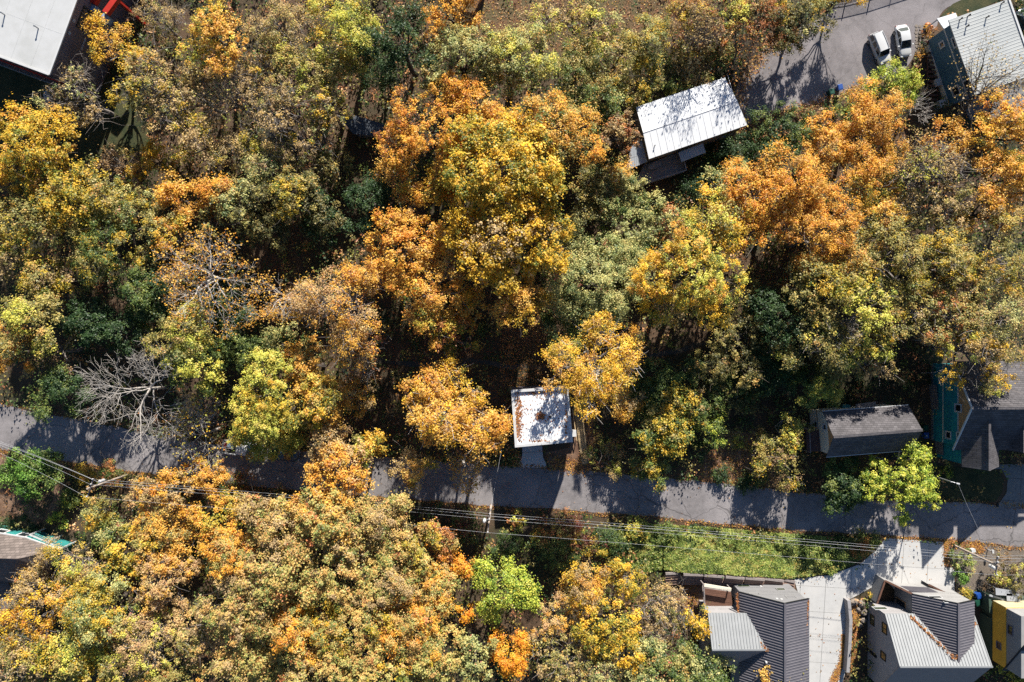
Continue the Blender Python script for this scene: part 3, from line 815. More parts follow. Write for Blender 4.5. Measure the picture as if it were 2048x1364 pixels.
# ---- angular grey metal houses
def gable_house(name, label, x0, xa, x1, yf, ybk, z0, za, z1, wing, wall, front, roof_l, roof_r, rib_l=0.36):
    """ridge runs along y at xa; wing = (xw, yf, yr, yb, ze, zr, zb) ridge along x"""
    h = empty(name, (xa, (yf + ybk) / 2, 0), label, 'house')
    o = 0.25
    MB().add([(x0 + o, yf - o, 0), (x1 - o, yf - o, 0), (x1 - o, yf - o, z1 - .2), (xa, yf - o, za - .2), (x0 + o, yf - o, z0 - .2),
              (x0 + o, ybk, 0), (x1 - o, ybk, 0), (x1 - o, ybk, z1 - .2), (xa, ybk, za - .2), (x0 + o, ybk, z0 - .2)],
             [(0, 1, 2, 3, 4), (9, 8, 7, 6, 5), (0, 4, 9, 5), (1, 6, 7, 2), (4, 3, 8, 9), (3, 2, 7, 8)]).build('wall', M[wall], h)
    A, B = Vector((x0, yf, z0)), Vector((xa, yf, za)); A2, B2 = Vector((x0, ybk, z0)), Vector((xa, ybk, za))
    Cc, C2_ = Vector((x1, yf, z1)), Vector((x1, ybk, z1))
    r1 = MB().slab([A, B, B2, A2], 0.12).build('roof', M[roof_l], h)
    e = Vector((0, 0, .006))
    MB().ribbed(A + e, A2 + e, B2 + e, B + e, rib_l, 0.09, 0.5).build('standing_seam', M[roof_l], r1)
    r2 = MB().slab([B, Cc, C2_, B2], 0.12).build('roof', M[roof_r], h)
    MB().ribbed(Cc + e, C2_ + e, B2 + e, B + e, rib_l, 0.05, 0.3).build('standing_seam', M[roof_r], r2)
    MB().beam(B + Vector((0, 0, .07)), B2 + Vector((0, 0, .07)), 0.28, 0.1).build('ridge_cap', M[roof_r], h)
    band(h, (x0 + o, yf - o), (x1 - o, yf - o), 0.02, z0 - .25, front, 'front_cladding', 0.05)
    MB().beam(A + Vector((0, 0.0, -.08)), B + Vector((0, 0.0, -.08)), 0.06, 0.24).build('rake_board', M['black_metal'], h)
    MB().beam(B + Vector((0, 0.0, -.08)), Cc + Vector((0, 0.0, -.08)), 0.06, 0.24).build('rake_board', M['black_metal'], h)
    return h
def gable_front(h, x0, xa, x1, y, z0, za, z1, m):
    MB().add([(x0 + .25, y, z0 - .25), (x1 - .25, y, z0 - .25), (x1 - .25, y, z1 - .2), (xa, y, za - .2), (x0 + .25, y, z0 - .3)], [(4, 1, 2, 3)]).build('gable', M[m], h)

def wing(h, xa, xb, yf, yr_, yb_, ze, zr, zb, wall, roof, end_neg=True):
    o = 0.2
    MB().add([(xa + o, yf - o, 0), (xa + o, yb_ + o, 0), (xa + o, yb_ + o, zb - .2), (xa + o, yr_, zr - .2), (xa + o, yf - o, ze - .2),
              (xb - o, yf - o, 0), (xb - o, yb_ + o, 0), (xb - o, yb_ + o, zb - .2), (xb - o, yr_, zr - .2), (xb - o, yf - o, ze - .2)],
             [(0, 4, 3, 2, 1), (5, 6, 7, 8, 9), (0, 5, 9, 4), (1, 2, 7, 6), (4, 9, 8, 3), (3, 8, 7, 2)]).build('wing_wall', M[wall], h)
    A, B, Cc, D = Vector((xa, yf, ze)), Vector((xb, yf, ze)), Vector((xb, yr_, zr)), Vector((xa, yr_, zr))
    E1, E2 = Vector((xa, yb_, zb)), Vector((xb, yb_, zb))
    r = MB().slab([A, B, Cc, D], 0.12).build('wing_roof', M[roof], h)
    e = Vector((0, 0, .006))
    MB().ribbed(A + e, B + e, Cc + e, D + e, 0.4, 0.08, 0.45).build('standing_seam', M[roof], r)
    r2 = MB().slab([D, Cc, E2, E1], 0.12).build('wing_roof', M['brown_metal'], h)
    MB().beam(D + Vector((0, 0, .07)), Cc + Vector((0, 0, .07)), 0.2, 0.08).build('ridge_cap', M[roof], h)

# first: beside the terraced bank
hG = gable_house('metal_house', 'angular grey house with dark ribbed metal roof below the terraced timber bank', 31.0, 35.55, 39.45, -34.2, -52.0, 4.5, 8.6, 6.9, None, 'grey_wall', 'grey_front', 'roof_dark', 'roof_dark')
MB().add([(31.3, -34.37, 4.0), (39.15, -34.37, 4.0), (39.15, -34.37, 6.65), (35.55, -34.37, 8.3), (31.3, -34.37, 4.25)], [(0, 4, 3, 2, 1)]).build('gable', M['grey_front'], hG)
wing(hG, 26.5, 34.6, -36.8, -40.9, -44.8, 5.2, 7.1, 3.6, 'grey_wall', 'roof_silver')
gf0, gf1 = (31.25, -34.4), (39.2, -34.4)
for x, y, w, hh in ((1487, 1172.5, 1.7, 0.75), (1509, 1189, 1.3, 0.8), (1561, 1179, 1.1, 0.8), (1582, 1195, 1.3, 0.9)):
    window_px(hG, gf0, gf1, x, y, w, hh, pane='glass_green_reflection', frame='grey_wall_light', fw=0.07)
for x, y in ((1522, 1173), (1554, 1198), (1563, 1199)):
    u, z = wall_hit(x, y, gf0, gf1); window(hG, gf0, gf1, u, z, 0.2, 0.2, pane='lamp_clear', frame='trim_white', fw=0.08, name='wall_lamp')
gw0, gw1 = (31.25, -34.5), (31.25, -37.0)
window_px(hG, gw0, gw1, 1463, 1202, 1.5, 1.9, pane='glass_yellow_reflection', frame='black_metal', bars=1, fw=0.09)
pipe(hG, P(1529, 1320, 6.6), 0.7, 0.09)
# deck and pergola of that house
dg = empty('pergola_deck', (28.5, -36, 0), 'boarded deck with pale beam and posts beside the angular grey house', 'deck')
g = [P(x, y, 2.2) for x, y in ((1407, 1176), (1462, 1184), (1468, 1232), (1412, 1226))]
MB().slab([p - Vector((0, 0, .07)) for p in g], 0.25).build('deck_frame', M['wood_grey'], dg)
for i in range(13):
    t0, t1 = (i + .05) / 13, (i + .95) / 13
    MB().slab([g[0].lerp(g[3], t0), g[1].lerp(g[2], t0), g[1].lerp(g[2], t1), g[0].lerp(g[3], t1)], 0.06).build('plank', M['wood_brown' if i < 9 else 'concrete_old'], dg)
pa, pb = P(1408, 1170, 3.3), P(1462, 1179, 3.3)
MB().beam(pa, pb, 0.4, 0.22).build('pale_beam', M['cream'], dg)
for p, q in ((pa, P(1410, 1226, 3.3)), (pa + Vector((0, 0, -.9)), P(1410, 1226, 2.4))):
    MB().beam(p, q, 0.14, 0.12).build('rail', M['wood_grey'], dg)
for p in (pa, pb, P(1410, 1226, 3.3)): MB().beam((p.x, p.y, 0), (p.x, p.y, p.z - .11), 0.16, 0.16).build('post', M['wood_grey'], dg)

# second: nearer the yellow house
hH = gable_house('metal_house', 'angular grey house with crossing ribbed metal gables beside the yellow house', 54.4, 58.5, 61.4, -34.4, -42.2, 4.7, 8.1, 6.9, None, 'grey_wall_light', 'grey_wall_light', 'roof_dark', 'roof_dark')
MB().add([(54.7, -34.57, 4.2), (61.1, -34.57, 4.2), (61.1, -34.57, 6.65), (58.5, -34.57, 7.8), (54.7, -34.57, 4.45)], [(0, 4, 3, 2, 1)]).build('gable', M['grey_wall_light'], hH)
wing(hH, 50.6, 62.7, -37.0, -42.5, -48.0, 4.9, 8.45, 3.2, 'grey_wall', 'roof_silver')
w0_, w1_ = (50.8, -37.2), (50.8, -48.0)
for x, y, w, hh, nbar in ((1745, 1240, 1.35, 1.0, 1), (1769.5, 1257, 1.35, 1.1, 1), (1767, 1312, 1.0, 1.2, 0)):
    window_px(hH, w0_, w1_, x, y, w, hh, pane='glass_yellow_reflection', frame='black_metal', bars=nbar, fw=0.08)
window(hH, w0_, w1_, 6.8, 1.2, 0.35, 2.4, frame='black_metal', fw=0.06)
hf0, hf1 = (50.8, -37.2), (54.4, -37.2)
window_px(hH, hf0, hf1, 1760, 1217, 1.8, 0.9, pane='glass_green_reflection', frame='trim_white', fw=0.07)
hg0, hg1 = (54.65, -34.6), (61.15, -34.6)
for x, y, w in ((1870, 1195, 1.6), (1893, 1204, 0.9)): window_px(hH, hg0, hg1, x, y, w, 0.7, pane='glass_green_reflection', frame='trim_white', fw=0.07)
hx0, hx1 = (54.65, -34.6), (54.65, -37.2)
window_px(hH, hx0, hx1, 1802, 1213, 1.9, 2.3, pane='glass', frame='tan_wall', bars=1, fw=0.1)
# slanted entry screen and canopy of that house
en = empty('entry_screen', (53.0, -34.0, 0), 'slanted concrete screen walls with dark caps in front of the crossing gable house', 'screen wall')
for (a, b, za, zb) in (((1769, 1160), (1824, 1187), 2.4, 4.4), ((1769, 1160), (1753, 1206), 2.4, 2.2), ((1856, 1168), (1924, 1202), 1.6, 5.2)):
    p, q = P(*a, za), P(*b, zb)
    MB().add([(p.x, p.y, 0), (q.x, q.y, 0), (q.x, q.y, q.z), (p.x, p.y, p.z), (p.x + .12, p.y - .12, 0), (q.x + .12, q.y - .12, 0), (q.x + .12, q.y - .12, q.z), (p.x + .12, p.y - .12, p.z)],
             [(0, 1, 2, 3), (7, 6, 5, 4), (3, 2, 6, 7), (0, 3, 7, 4), (1, 5, 6, 2)]).build('screen_panel', M['grey_wall_light'], en)
    MB().beam(p + Vector((.06, -.06, .06)), q + Vector((.06, -.06, .06)), 0.24, 0.1).build('coping', M['wood_brown'], en)
cq = [P(x, y, 3.6) for x, y in ((1800, 1172), (1856, 1175), (1905, 1198), (1830, 1188))]
MB().slab(cq, 0.12).build('canopy', M['roof_dark'], en)

# retaining walls
rw = empty('retaining_wall', P(1700, 1260, 0), 'grey concrete retaining wall along the pale driveway edge', 'wall')
pts = [P(x, y, 1.2) for x, y in ((1698, 1201), (1702, 1240), (1700, 1290), (1696, 1345))]
for i in range(3): MB().beam(pts[i] - Vector((0, 0, .6)), pts[i + 1] - Vector((0, 0, .6)), 0.45, 1.2).build('wall_segment', M['grey_wall'], rw)
tw = empty('terraced_bank_wall', P(1450, 1150, 0), 'stepped wall of dark stacked timbers below the green bank', 'retaining wall')
tp = [(1327, 1142), (1360, 1140), (1400, 1141), (1440, 1144), (1480, 1147), (1520, 1150), (1560, 1155), (1586, 1160)]
rr_ = random.Random(8)
zs_ = [.5, 1.6, 1.95, 1.95, 1.95, 1.7, 1.1, .3]
for row in range(5):
    for i in range(len(tp) - 1):
        z = (zs_[i] + zs_[i + 1]) / 2 * (1 - row * .18) + .08
        if z < .1: continue
        (xa_, ya_), (xb_, yb_) = tp[i], tp[i + 1]
        a = P(xa_, ya_, 0); b = P(xb_, yb_, 0)
        a = Vector((a.x + rr_.uniform(0, .15), a.y - row * 0.42, z)); b = Vector((b.x - .06, b.y - row * 0.42, z + rr_.uniform(-.03, .03)))
        MB().beam(a, b, 0.3, 0.3).build('timber', M['wood_grey' if row == 0 else 'timber'], tw)
# soil behind the timbers: one graded sheet
def bank_z(px, py):
    px = np.asarray(px, float); py = np.asarray(py, float)
    topy = np.interp(px, [t_[0] for t_ in tp], [t_[1] for t_ in tp]); upy = np.interp(px, [1300, 1395, 1490, 1600], [1060, 1068, 1072, 1086])
    z = np.interp(px, [t_[0] for t_ in tp], zs_) * np.clip((py - upy) / (topy - upy + 1e-6), 0, 1)
    return np.where((px >= 1326) & (px <= 1587), z, 0)
mb = MB()
gx_ = np.linspace(1327, 1586, 27); NV = 9
vs = []
for x_ in gx_:
    ty = float(np.interp(x_, [t_[0] for t_ in tp], [t_[1] for t_ in tp])) - 1.0; uy = float(np.interp(x_, [1300, 1395, 1490, 1600], [1060, 1068, 1072, 1086]))
    for j in range(NV):
        y_ = uy + (ty - uy) * j / (NV - 1); p = P(x_, y_, 0); vs.append((p.x, p.y, float(bank_z(x_, y_)) + .015))
    p = P(x_, ty, 0); vs.append((p.x, p.y - 1.9, -.05))
W_ = NV + 1
mb.add(vs, [(i * W_ + j, i * W_ + j + 1, (i + 1) * W_ + j + 1, (i + 1) * W_ + j) for i in range(len(gx_) - 1) for j in range(W_ - 1)])
tag(mb.build('bank', M['ground']), kind='structure')

# boulders
rs = random.Random(4)
def boulder(px, py, s, label, seed):
    r = random.Random(seed)
    p = P(px, py, 0)
    import bmesh
    bm = bmesh.new(); bmesh.ops.create_icosphere(bm, subdivisions=2, radius=1)
    for v in bm.verts:
        k = 1 + r.uniform(-.16, .16)
        v.co = Vector((v.co.x * s[0] * k, v.co.y * s[1] * k, max(-.3, v.co.z) * s[2] * k))
    me = bpy.data.meshes.new('boulder'); bm.to_mesh(me); bm.free(); me.materials.append(M['stone'])
    o = bpy.data.objects.new('boulder', me); COL.objects.link(o); o.location = (p.x, p.y, s[2] * .28); o.rotation_euler = (0, 0, r.uniform(0, 3))
    return tag(o, label, 'boulder', 'boulders at the end of the concrete retaining wall')
boulder(1707, 1203, (0.75, 0.5, 0.5), 'flat tan boulder capping the end of the concrete retaining wall', 1)
for i, (x, y, s) in enumerate(((1722, 1208, .6), (1728, 1224, .55), (1716, 1218, .45), (1726, 1240, .5), (1719, 1250, .4))):
    boulder(x, y, (s, s * .8, s * .7), 'pale rough boulder heaped behind the concrete retaining wall', 10 + i)

# ---- yellow house at the frame's edge
zI = 7.6
yw = P(1985, 1201, 2.3); 
x0 = yw.x; yI0 = yw.y; yI1 = P(1979, 1320, 2.3).y
hI = empty('yellow_house', (x0 + 4, (yI0 + yI1) / 2, 0), 'yellow and grey house with a dark roof beside the angular metal house', 'house')
MB().prism([(x0, yI0), (x0 + 9, yI0), (x0 + 9, yI1), (x0, yI1)], 2.3, 4.9).build('middle_wall', M['yellow_wall'], hI)
MB().prism([(x0 + .1, yI0 - .1), (x0 + 9, yI0 - .1), (x0 + 9, yI1 + .1), (x0 + .1, yI1 + .1)], 0, 2.3).build('lower_wall', M['green_wall'], hI)
band(hI, (x0, yI0), (x0 + 9, yI0), 2.35, 4.88, 'pale_yellow', 'front_cladding', 0.05)
MB().prism([(x0 + .06, yI0 - .06), (x0 + 9, yI0 - .06), (x0 + 9, yI1 + .06), (x0 + .06, yI1 + .06)], 4.9, zI).build('upper_wall', M['grey_wall_light'], hI)
ymid = (yI0 + yI1) / 2 + 0.6
MB().slab([(x0 + 1.6, yI0 + .1, zI), (x0 + 9, yI0 + .1, zI), (x0 + 9, ymid, zI + .9), (x0 + 1.6, ymid, zI + .9)], 0.15).build('roof', M['roof_dark'], hI)
MB().slab([(x0 - .1, ymid, zI + .8), (x0 + 9, ymid, zI + .8), (x0 + 9, yI1 - .5, zI - 3.2), (x0 - .1, yI1 - .5, zI - 3.2)], 0.15).build('roof', M['shingle_dark'], hI)
nT = 17
for i in range(nT):
    y_ = yI0 - .2 + (ymid - yI0) * (i + .5) / nT
    MB().box((x0 + 1.62, y_, zI + .2 + .9 * (i + .5) / nT), (0.45, 0.22, 0.14)).build('rake_tile', M['cream'], hI)
window_px(hI, (x0 + .06, yI0), (x0 + .06, yI1), 2021, 1260, 1.2, 0.9, frame='dark_siding', fw=0.1)
window_px(hI, (x0, yI0), (x0, yI1), 1998, 1291, 0.9, 0.8, frame='dark_siding', fw=0.1)
# green annexe
gq = [P(x, y, 0) for x, y in ((1960, 1224), (1978, 1230), (1976, 1275), (1960, 1268))]
ga = empty('green_annexe', (gq[0].x, gq[0].y, 0), 'low dark green annexe wall beside the yellow house', 'annexe')
MB().prism([(gq[0].x, gq[0].y), (x0 - .02, gq[0].y), (x0 - .02, gq[2].y), (gq[0].x, gq[2].y)], 0, 2.2).build('wall', M['green_wall'], ga)
MB().slab([(gq[0].x - .1, gq[0].y + .1, 2.3), (x0 - .02, gq[0].y + .1, 2.3), (x0 - .02, gq[2].y - .1, 2.3), (gq[0].x - .1, gq[2].y - .1, 2.3)], 0.1).build('flat_roof', M['green_wall'], ga)
g2 = [P(x, y, 2.4) for x, y in ((1978, 1190), (2012, 1200), (2000, 1240), (1980, 1226))]
gb = empty('green_porch', (g2[0].x, g2[0].y, 0), 'green walled porch tucked against the front corner of the yellow house', 'porch')
MB().prism([(p.x, p.y) for p in g2], 0, 2.3).build('wall', M['green_wall'], gb)
MB().beam(g2[0] + Vector((0, 0, .05)), g2[1] + Vector((0, 0, .05)), 0.25, 0.12).build('coping', M['awning'], gb)
for q, lab in ((((1991, 1176), (2024, 1181), (2024, 1192), (1992, 1190)), 'thin pale canopy sheet by the front of the yellow house'), (((2013, 1187), (2039, 1188), (2040, 1203), (2014, 1202)), 'square pale canopy sheet over the yellow house entrance')):
    c = [P(x, y, 2.9) for x, y in q]
    r = empty('entry_canopy', (c[0].x, c[0].y, 0), lab, 'canopy')
    MB().slab(c, 0.08).build('canopy_sheet', M['awning'], r)
    for p in c: MB().beam((p.x, p.y, 0), (p.x, p.y, 2.8), 0.08, 0.08).build('post', M['steel'], r)

# ---- house with brown hipped roof on the other side
zJ = 4.2
hJ = empty('brown_roofed_house', P(10, 1110, 0), 'bright teal house under a brown shingled roof half hidden by trees', 'house')
je = [P(x, y, zJ) for x, y in ((-90, 1052), (50, 1075), (118, 1099), (100, 1150), (20, 1165), (-90, 1150))]
jr = [P(x, y, 7.0) for x, y in ((-120, 1112), (34, 1118))]
jr2 = P(62, 1128, 5.6)
MB().prism([(p.x, p.y) for p in [je[0] + Vector((.3, -.5, 0)), je[1] + Vector((0, -.5, 0)), je[2] + Vector((-.6, -.4, 0)), je[3] + Vector((-.6, .5, 0)), je[4] + Vector((-.2, .5, 0)), je[5] + Vector((.3, .5, 0))]], 0, zJ - .12).build('wall', M['teal_bright'], hJ)
rj_ = MB()
rj_.slab([je[0], je[1], jr[1], jr[0]], 0.14)
rj_.slab([je[1], je[2], jr2, jr[1]], 0.14)
rj_.slab([je[2], je[3], jr2], 0.14)
rj_.slab([je[3], je[4], jr[1], jr2], 0.14)
rj_.slab([je[4], je[5], jr[0], jr[1]], 0.14)
rj_.build('roof', M['shingle_brown'], hJ)
for a, b in ((0, 1), (1, 2)): MB().beam(je[a] - Vector((0, 0, .05)), je[b] - Vector((0, 0, .05)), 0.2, 0.16).build('gutter', M['trim_white'], hJ)
j0, j1 = (je[0].x + .3, je[0].y - .5), (je[1].x, je[1].y - .5)
L = (V2(j1) - V2(j0)).length
for u in (L - 1.6, L - 4.6, L - 7.6): window(hJ, j0, j1, u, 2.3, 1.3, 1.4, fw=0.2)
band(hJ, j0, j1, 3.7, 4.0, 'trim_white')
gp = [P(x, y, 5.0) for x, y in ((56, 1110), (76, 1123), (58, 1124))]
MB().slab(gp, 0.4).build('white_gable', M['trim_white'], hJ)
jp = empty('porch_railing', P(95, 1085, 0), 'white railed porch with teal boards at the corner of the brown roofed house', 'porch')
q = [P(x, y, 2.4) for x, y in ((68, 1066), (102, 1080), (130, 1093), (112, 1101), (84, 1090), (60, 1078))]
MB().slab(q, 0.25).build('porch_floor', M['teal_bright'], jp)
for i in range(3):
    MB().beam(q[i] + Vector((0, 0, .9)), q[(i + 1)] + Vector((0, 0, .9)), 0.16, 0.1).build('handrail', M['trim_white'], jp)
    MB().beam((q[i].x, q[i].y, 0), (q[i].x, q[i].y, 3.3), 0.14, 0.14).build('post', M['trim_white'], jp)
    n = int((q[i + 1] - q[i]).length / .3)
    for j in range(n):
        p = q[i].lerp(q[i + 1], (j + .5) / n); MB().beam(p, p + Vector((0, 0, .86)), 0.05, 0.05).build('baluster', M['trim_white'], jp)
s2 = [P(x, y, 3.2) for x, y in ((-80, 1165), (12, 1158), (30, 1190), (10, 1230), (-80, 1240))]
sh2 = empty('garage', (s2[1].x, s2[1].y, 0), 'garage with brown shingled roof behind the bright teal house', 'garage')
MB().prism(shrink([(p.x, p.y) for p in s2], .3), 0, 3.05).build('wall', M['cream'], sh2)
MB().slab(s2, 0.15).build('roof', M['shingle_brown'], sh2)

# ---- blue grey shed roof glimpsed in the wood
sq = [P(x, y, 2.6) for x, y in ((683, 238), (700, 228), (768, 248), (764, 272), (706, 268))]
sd = empty('garden_shed', (sq[0].x, sq[0].y, 0), 'blue grey roofed shed almost buried among the trees', 'shed')
MB().prism(shrink([(p.x, p.y) for p in sq], .3), 0, 2.45).build('wall', M['wood_grey'], sd)
MB().slab(sq, 0.12).build('roof', M['shed_roof'], sd)

# ---- fences
def fence_line(name, label, pts, hgt, pitch, m, wb, postm):
    f = empty(name, (pts[0].x, pts[0].y, 0), label, 'fence')
    for i in range(len(pts) - 1):
        a, b = pts[i], pts[i + 1]
        L = (b - a).length; n = int(L / pitch); ang = math.atan2(b.y - a.y, b.x - a.x)
        me = None
        for j in range(n):
            p = a.lerp(b, (j + .5) / n)
            if me is None:
                me = MB().box((0, 0, 0), (wb, 0.03, hgt - .1), 0).mesh('picket', M[m])
            o = bpy.data.objects.new('picket', me); COL.objects.link(o); o.parent = f
            o.location = (p.x - pts[0].x, p.y - pts[0].y, hgt / 2); o.rotation_euler = (0, 0, ang)
        for z in (0.2, hgt - .12):
            MB().beam((a.x, a.y, z), (b.x, b.y, z), 0.05, 0.07).build('rail', M[m], f)
        k = max(1, int(L / 2.4))
        for j in range(k):
            p = a.lerp(b, j / k); MB().beam((p.x, p.y, 0), (p.x, p.y, hgt + .08), 0.1, 0.1).build('post', M[postm], f)
    return f
fence_line('picket_fence', 'black metal picket fence along the edge of the asphalt yard', [P(1640, 16), P(1690, 9), P(1740, -3), P(1830, -32)], 1.25, 0.17, 'black_metal', 0.04, 'black_metal')
fence_line('board_fence', 'brown board fence angled across the dry grass clearing', [P(918, 26), P(948, 38), P(972, -12)], 1.7, 0.2, 'wood_brown', 0.17, 'wood_brown')
o = fence_line('garden_fence', 'low white framed fence by the foot of the dark teal house', [P(1803, 212), P(1838, 200), P(1868, 226)], 0.9, 0.3, 'wood_grey', 0.06, 'trim_white')

# ------------------------------------------------------------------ vehicles
def loft(mb, stations, n=14):
    """stations: (x, half width, z bottom, z top, squareness)"""
    rings = []
    for (x, hw, z0, z1, sq) in stations:
        ring = []
        zc, hz = (z0 + z1) / 2, (z1 - z0) / 2
        for k in range(n):
            t = 2 * math.pi * (k + .5) / n
            c, s_ = math.cos(t), math.sin(t)
            ring.append((x, hw * math.copysign(abs(c) ** sq, c), zc + hz * math.copysign(abs(s_) ** sq, s_)))
        rings.append(ring)
    vs = [v for r in rings for v in r]
    fs = [(i * n + k, i * n + (k + 1) % n, (i + 1) * n + (k + 1) % n, (i + 1) * n + k) for i in range(len(rings) - 1) for k in range(n)]
    fs += [tuple(range(n))[::-1], tuple((len(rings) - 1) * n + k for k in range(n))]
    mb.add(vs, fs)
    return mb

def vehicle(name, label, px, py, zref, dirv, L, W, kind, paint, cat):
    p = P(px, py, zref)
    root = empty(name, (0, 0, 0), label, cat)
    h = L / 2; w = W / 2
    if kind == 'sedan':
        st = [(-h, w * .72, .35, .80, .5), (-h + .12, w * .9, .28, .95, .45), (-h + .7, w * .98, .25, 1.0, .42), (0, w, .22, 1.0, .42), (h - 1.3, w * .99, .22, .96, .42), (h - .5, w * .93, .25, .84, .45), (h - .1, w * .78, .3, .72, .5), (h, w * .6, .35, .62, .55)]
        gb, gt, gz0, gz1 = (-h + .45, h - 1.15), (-h + 1.15, h - 2.05), .95, 1.42
    elif kind == 'suv':
        st = [(-h, w * .88, .42, 1.0, .4), (-h + .1, w * .97, .35, 1.1, .36), (0, w, .32, 1.12, .36), (h - 1.0, w, .32, 1.1, .36), (h - .3, w * .96, .34, 1.02, .4), (h, w * .85, .4, .9, .45)]
        gb, gt, gz0, gz1 = (-h + .06, h - 1.0), (-h + .3, h - 1.6), 1.05, 1.75
    else:  # pickup
        st = [(-h, w * .95, .5, .75, .35), (-h + .06, w * .97, .45, .8, .35), (-h + 2.0, w, .4, .8, .35), (-h + 2.05, w, .4, 1.1, .35), (h - 1.2, w, .4, 1.1, .36), (h - .3, w * .95, .42, 1.02, .4), (h, w * .86, .48, .9, .45)]
        gb, gt, gz0, gz1 = (-h + 2.08, h - 1.35), (-h + 2.25, h - 2.0), 1.05, 1.78
    body = loft(MB(), st).build('body', M[paint], root, smooth=True)
    wb, wt = w * .93, w * .74 if kind != 'suv' else w * .8
    B = [Vector((gb[0], -wb, gz0)), Vector((gb[1], -wb * .96, gz0)), Vector((gb[1], wb * .96, gz0)), Vector((gb[0], wb, gz0))]
    T = [Vector((gt[0], -wt, gz1)), Vector((gt[1], -wt, gz1)), Vector((gt[1], wt, gz1)), Vector((gt[0], wt, gz1))]
    # pillars and roof as one painted shell, glass set in it
    MB().add(B + T, [(0, 1, 5, 4), (1, 2, 6, 5), (2, 3, 7, 6), (3, 0, 4, 7), (4, 5, 6, 7)]).build('cabin', M[paint], root)
    nx, ny = 5, 4
    rv = []
    for i in range(nx + 1):
        for j in range(ny + 1):
            u, v = i / nx, j / ny
            q = T[0].lerp(T[1], u).lerp(T[3].lerp(T[2], u), v)
            rv.append(q + Vector((0, 0, .004 + .07 * (1 - (2 * u - 1) ** 2) * .6 + .05 * (1 - (2 * v - 1) ** 2))))
    MB().add(rv, [(i * (ny + 1) + j, (i + 1) * (ny + 1) + j, (i + 1) * (ny + 1) + j + 1, i * (ny + 1) + j + 1) for i in range(nx) for j in range(ny)]).build('roof', M[paint], root, smooth=True)
    def glass(name, a, b, c, d, m=.1):
        cen = (a + b + c + d) / 4
        nrm = (b - a).cross(d - a).normalized()
        if nrm.dot(cen - Vector((cen.x * .5, 0, gz0))) < 0: nrm = -nrm
        q = [cen + (x - cen) * (1 - m) + nrm * .02 for x in (a, b, c, d)]
        MB().add(q, [(0, 1, 2, 3)]).build(name, M['glass'], root)
    glass('windshield', B[1], B[2], T[2], T[1], .1)
    glass('rear_window', B[0], B[3], T[3], T[0], .14)
    for (i0, i1) in ((0, 1), (3, 2)):
        if kind == 'sedan' or kind == 'pickup':
            cuts = ((0.03, .5), (.53, .97))
        else:
            cuts = ((.04, .3), (.34, .64), (.68, .97))
        for (a, b) in cuts:
            glass('side_window', B[i0].lerp(B[i1], a), B[i0].lerp(B[i1], b), T[i0].lerp(T[i1], b), T[i0].lerp(T[i1], a), .14)
    for sx in (-h + .85, h - .9):
        for sy in (-1, 1):
            ty = MB().tube([(sx, sy * (w - .2), .34), (sx, sy * (w + .015), .34)], .34, 18).build('wheel', M['rubber'], root)
            MB().tube([(sx, sy * (w + .016), .34), (sx, sy * (w + .03), .34)], [.22, .2], 14).build('rim', M['steel'], ty)
    for sy in (-1, 1):
        MB().box((gb[1] - .35, sy * (w + .1), gz0 + .08), (.16, .24, .15)).build('mirror', M[paint], root)
        MB().box((h - .12, sy * w * .68, st[-2][3] - .07), (.2, .32, .13)).build('headlight', M['lamp_clear'], root)
        MB().box((-h + .05, sy * w * .78, st[0][3] - .1), (.1, .24, .2)).build('tail_light', M['lamp_red'], root)
    if kind == 'pickup':
        z = .8
        for sy in (-1, 1): MB().box((-h + 1.05, sy * (w - .06), .97), (2.0, .12, .36)).build('bed_side', M[paint], root)
        MB().box((-h + .07, 0, .97), (.1, W - .26, .36)).build('tailgate', M[paint], root)
        MB().box((-h + 1.05, 0, .812), (1.86, W - .26, .02)).build('bed_liner', M['black_metal'], root)
        MB().tube([(-h + .4, -w + .1, 1.15), (-h + .4, -w + .1, 1.95), (-h + .4, w - .1, 1.95), (-h + .4, w - .1, 1.15)], .04, 6).build('ladder_rack', M['trim_white'], root)
    if kind == 'suv':
        for sy in (-1, 1): MB().beam((gt[0] + .1, sy * wt * .85, gz1 + .1), (gt[1] - .1, sy * wt * .85, gz1 + .1), .05, .05).build('roof_rail', M['steel'], root)
    root.location = (p.x, p.y, 0)
    root.rotation_euler = (0, 0, math.atan2(dirv[1], dirv[0]))
    return root
vehicle('parked_car', 'white rounded sedan parked on the asphalt yard beside the stone patch', 1807, 82, 0.7, (0.175, -0.985), 4.5, 1.82, 'sedan', 'car_white', 'car')
vehicle('parked_suv', 'white boxy utility vehicle parked partly under the yellow green tree', 1760, 96, 0.9, (0.38, -0.925), 4.55, 1.85, 'suv', 'car_white', 'car')
vehicle('pickup_truck', 'white pickup truck with a loaded bed at the edge of the road', 487, 897, 0.6, (0.99, -0.13), 5.7, 1.95, 'pickup', 'car_white', 'truck')
vehicle('parked_car', 'blue grey car hidden under yellow leaves in front of the pickup', 568, 908, 0.7, (0.99, -0.12), 4.5, 1.8, 'sedan', 'car_blue', 'car')
vehicle('parked_car', 'dark car parked beyond the ribbed metal roof', 2052, 47, 0.7, (0.45, -0.89), 4.5, 1.8, 'sedan', 'car_dark', 'car')
pk = P(458, 893, 0.9)
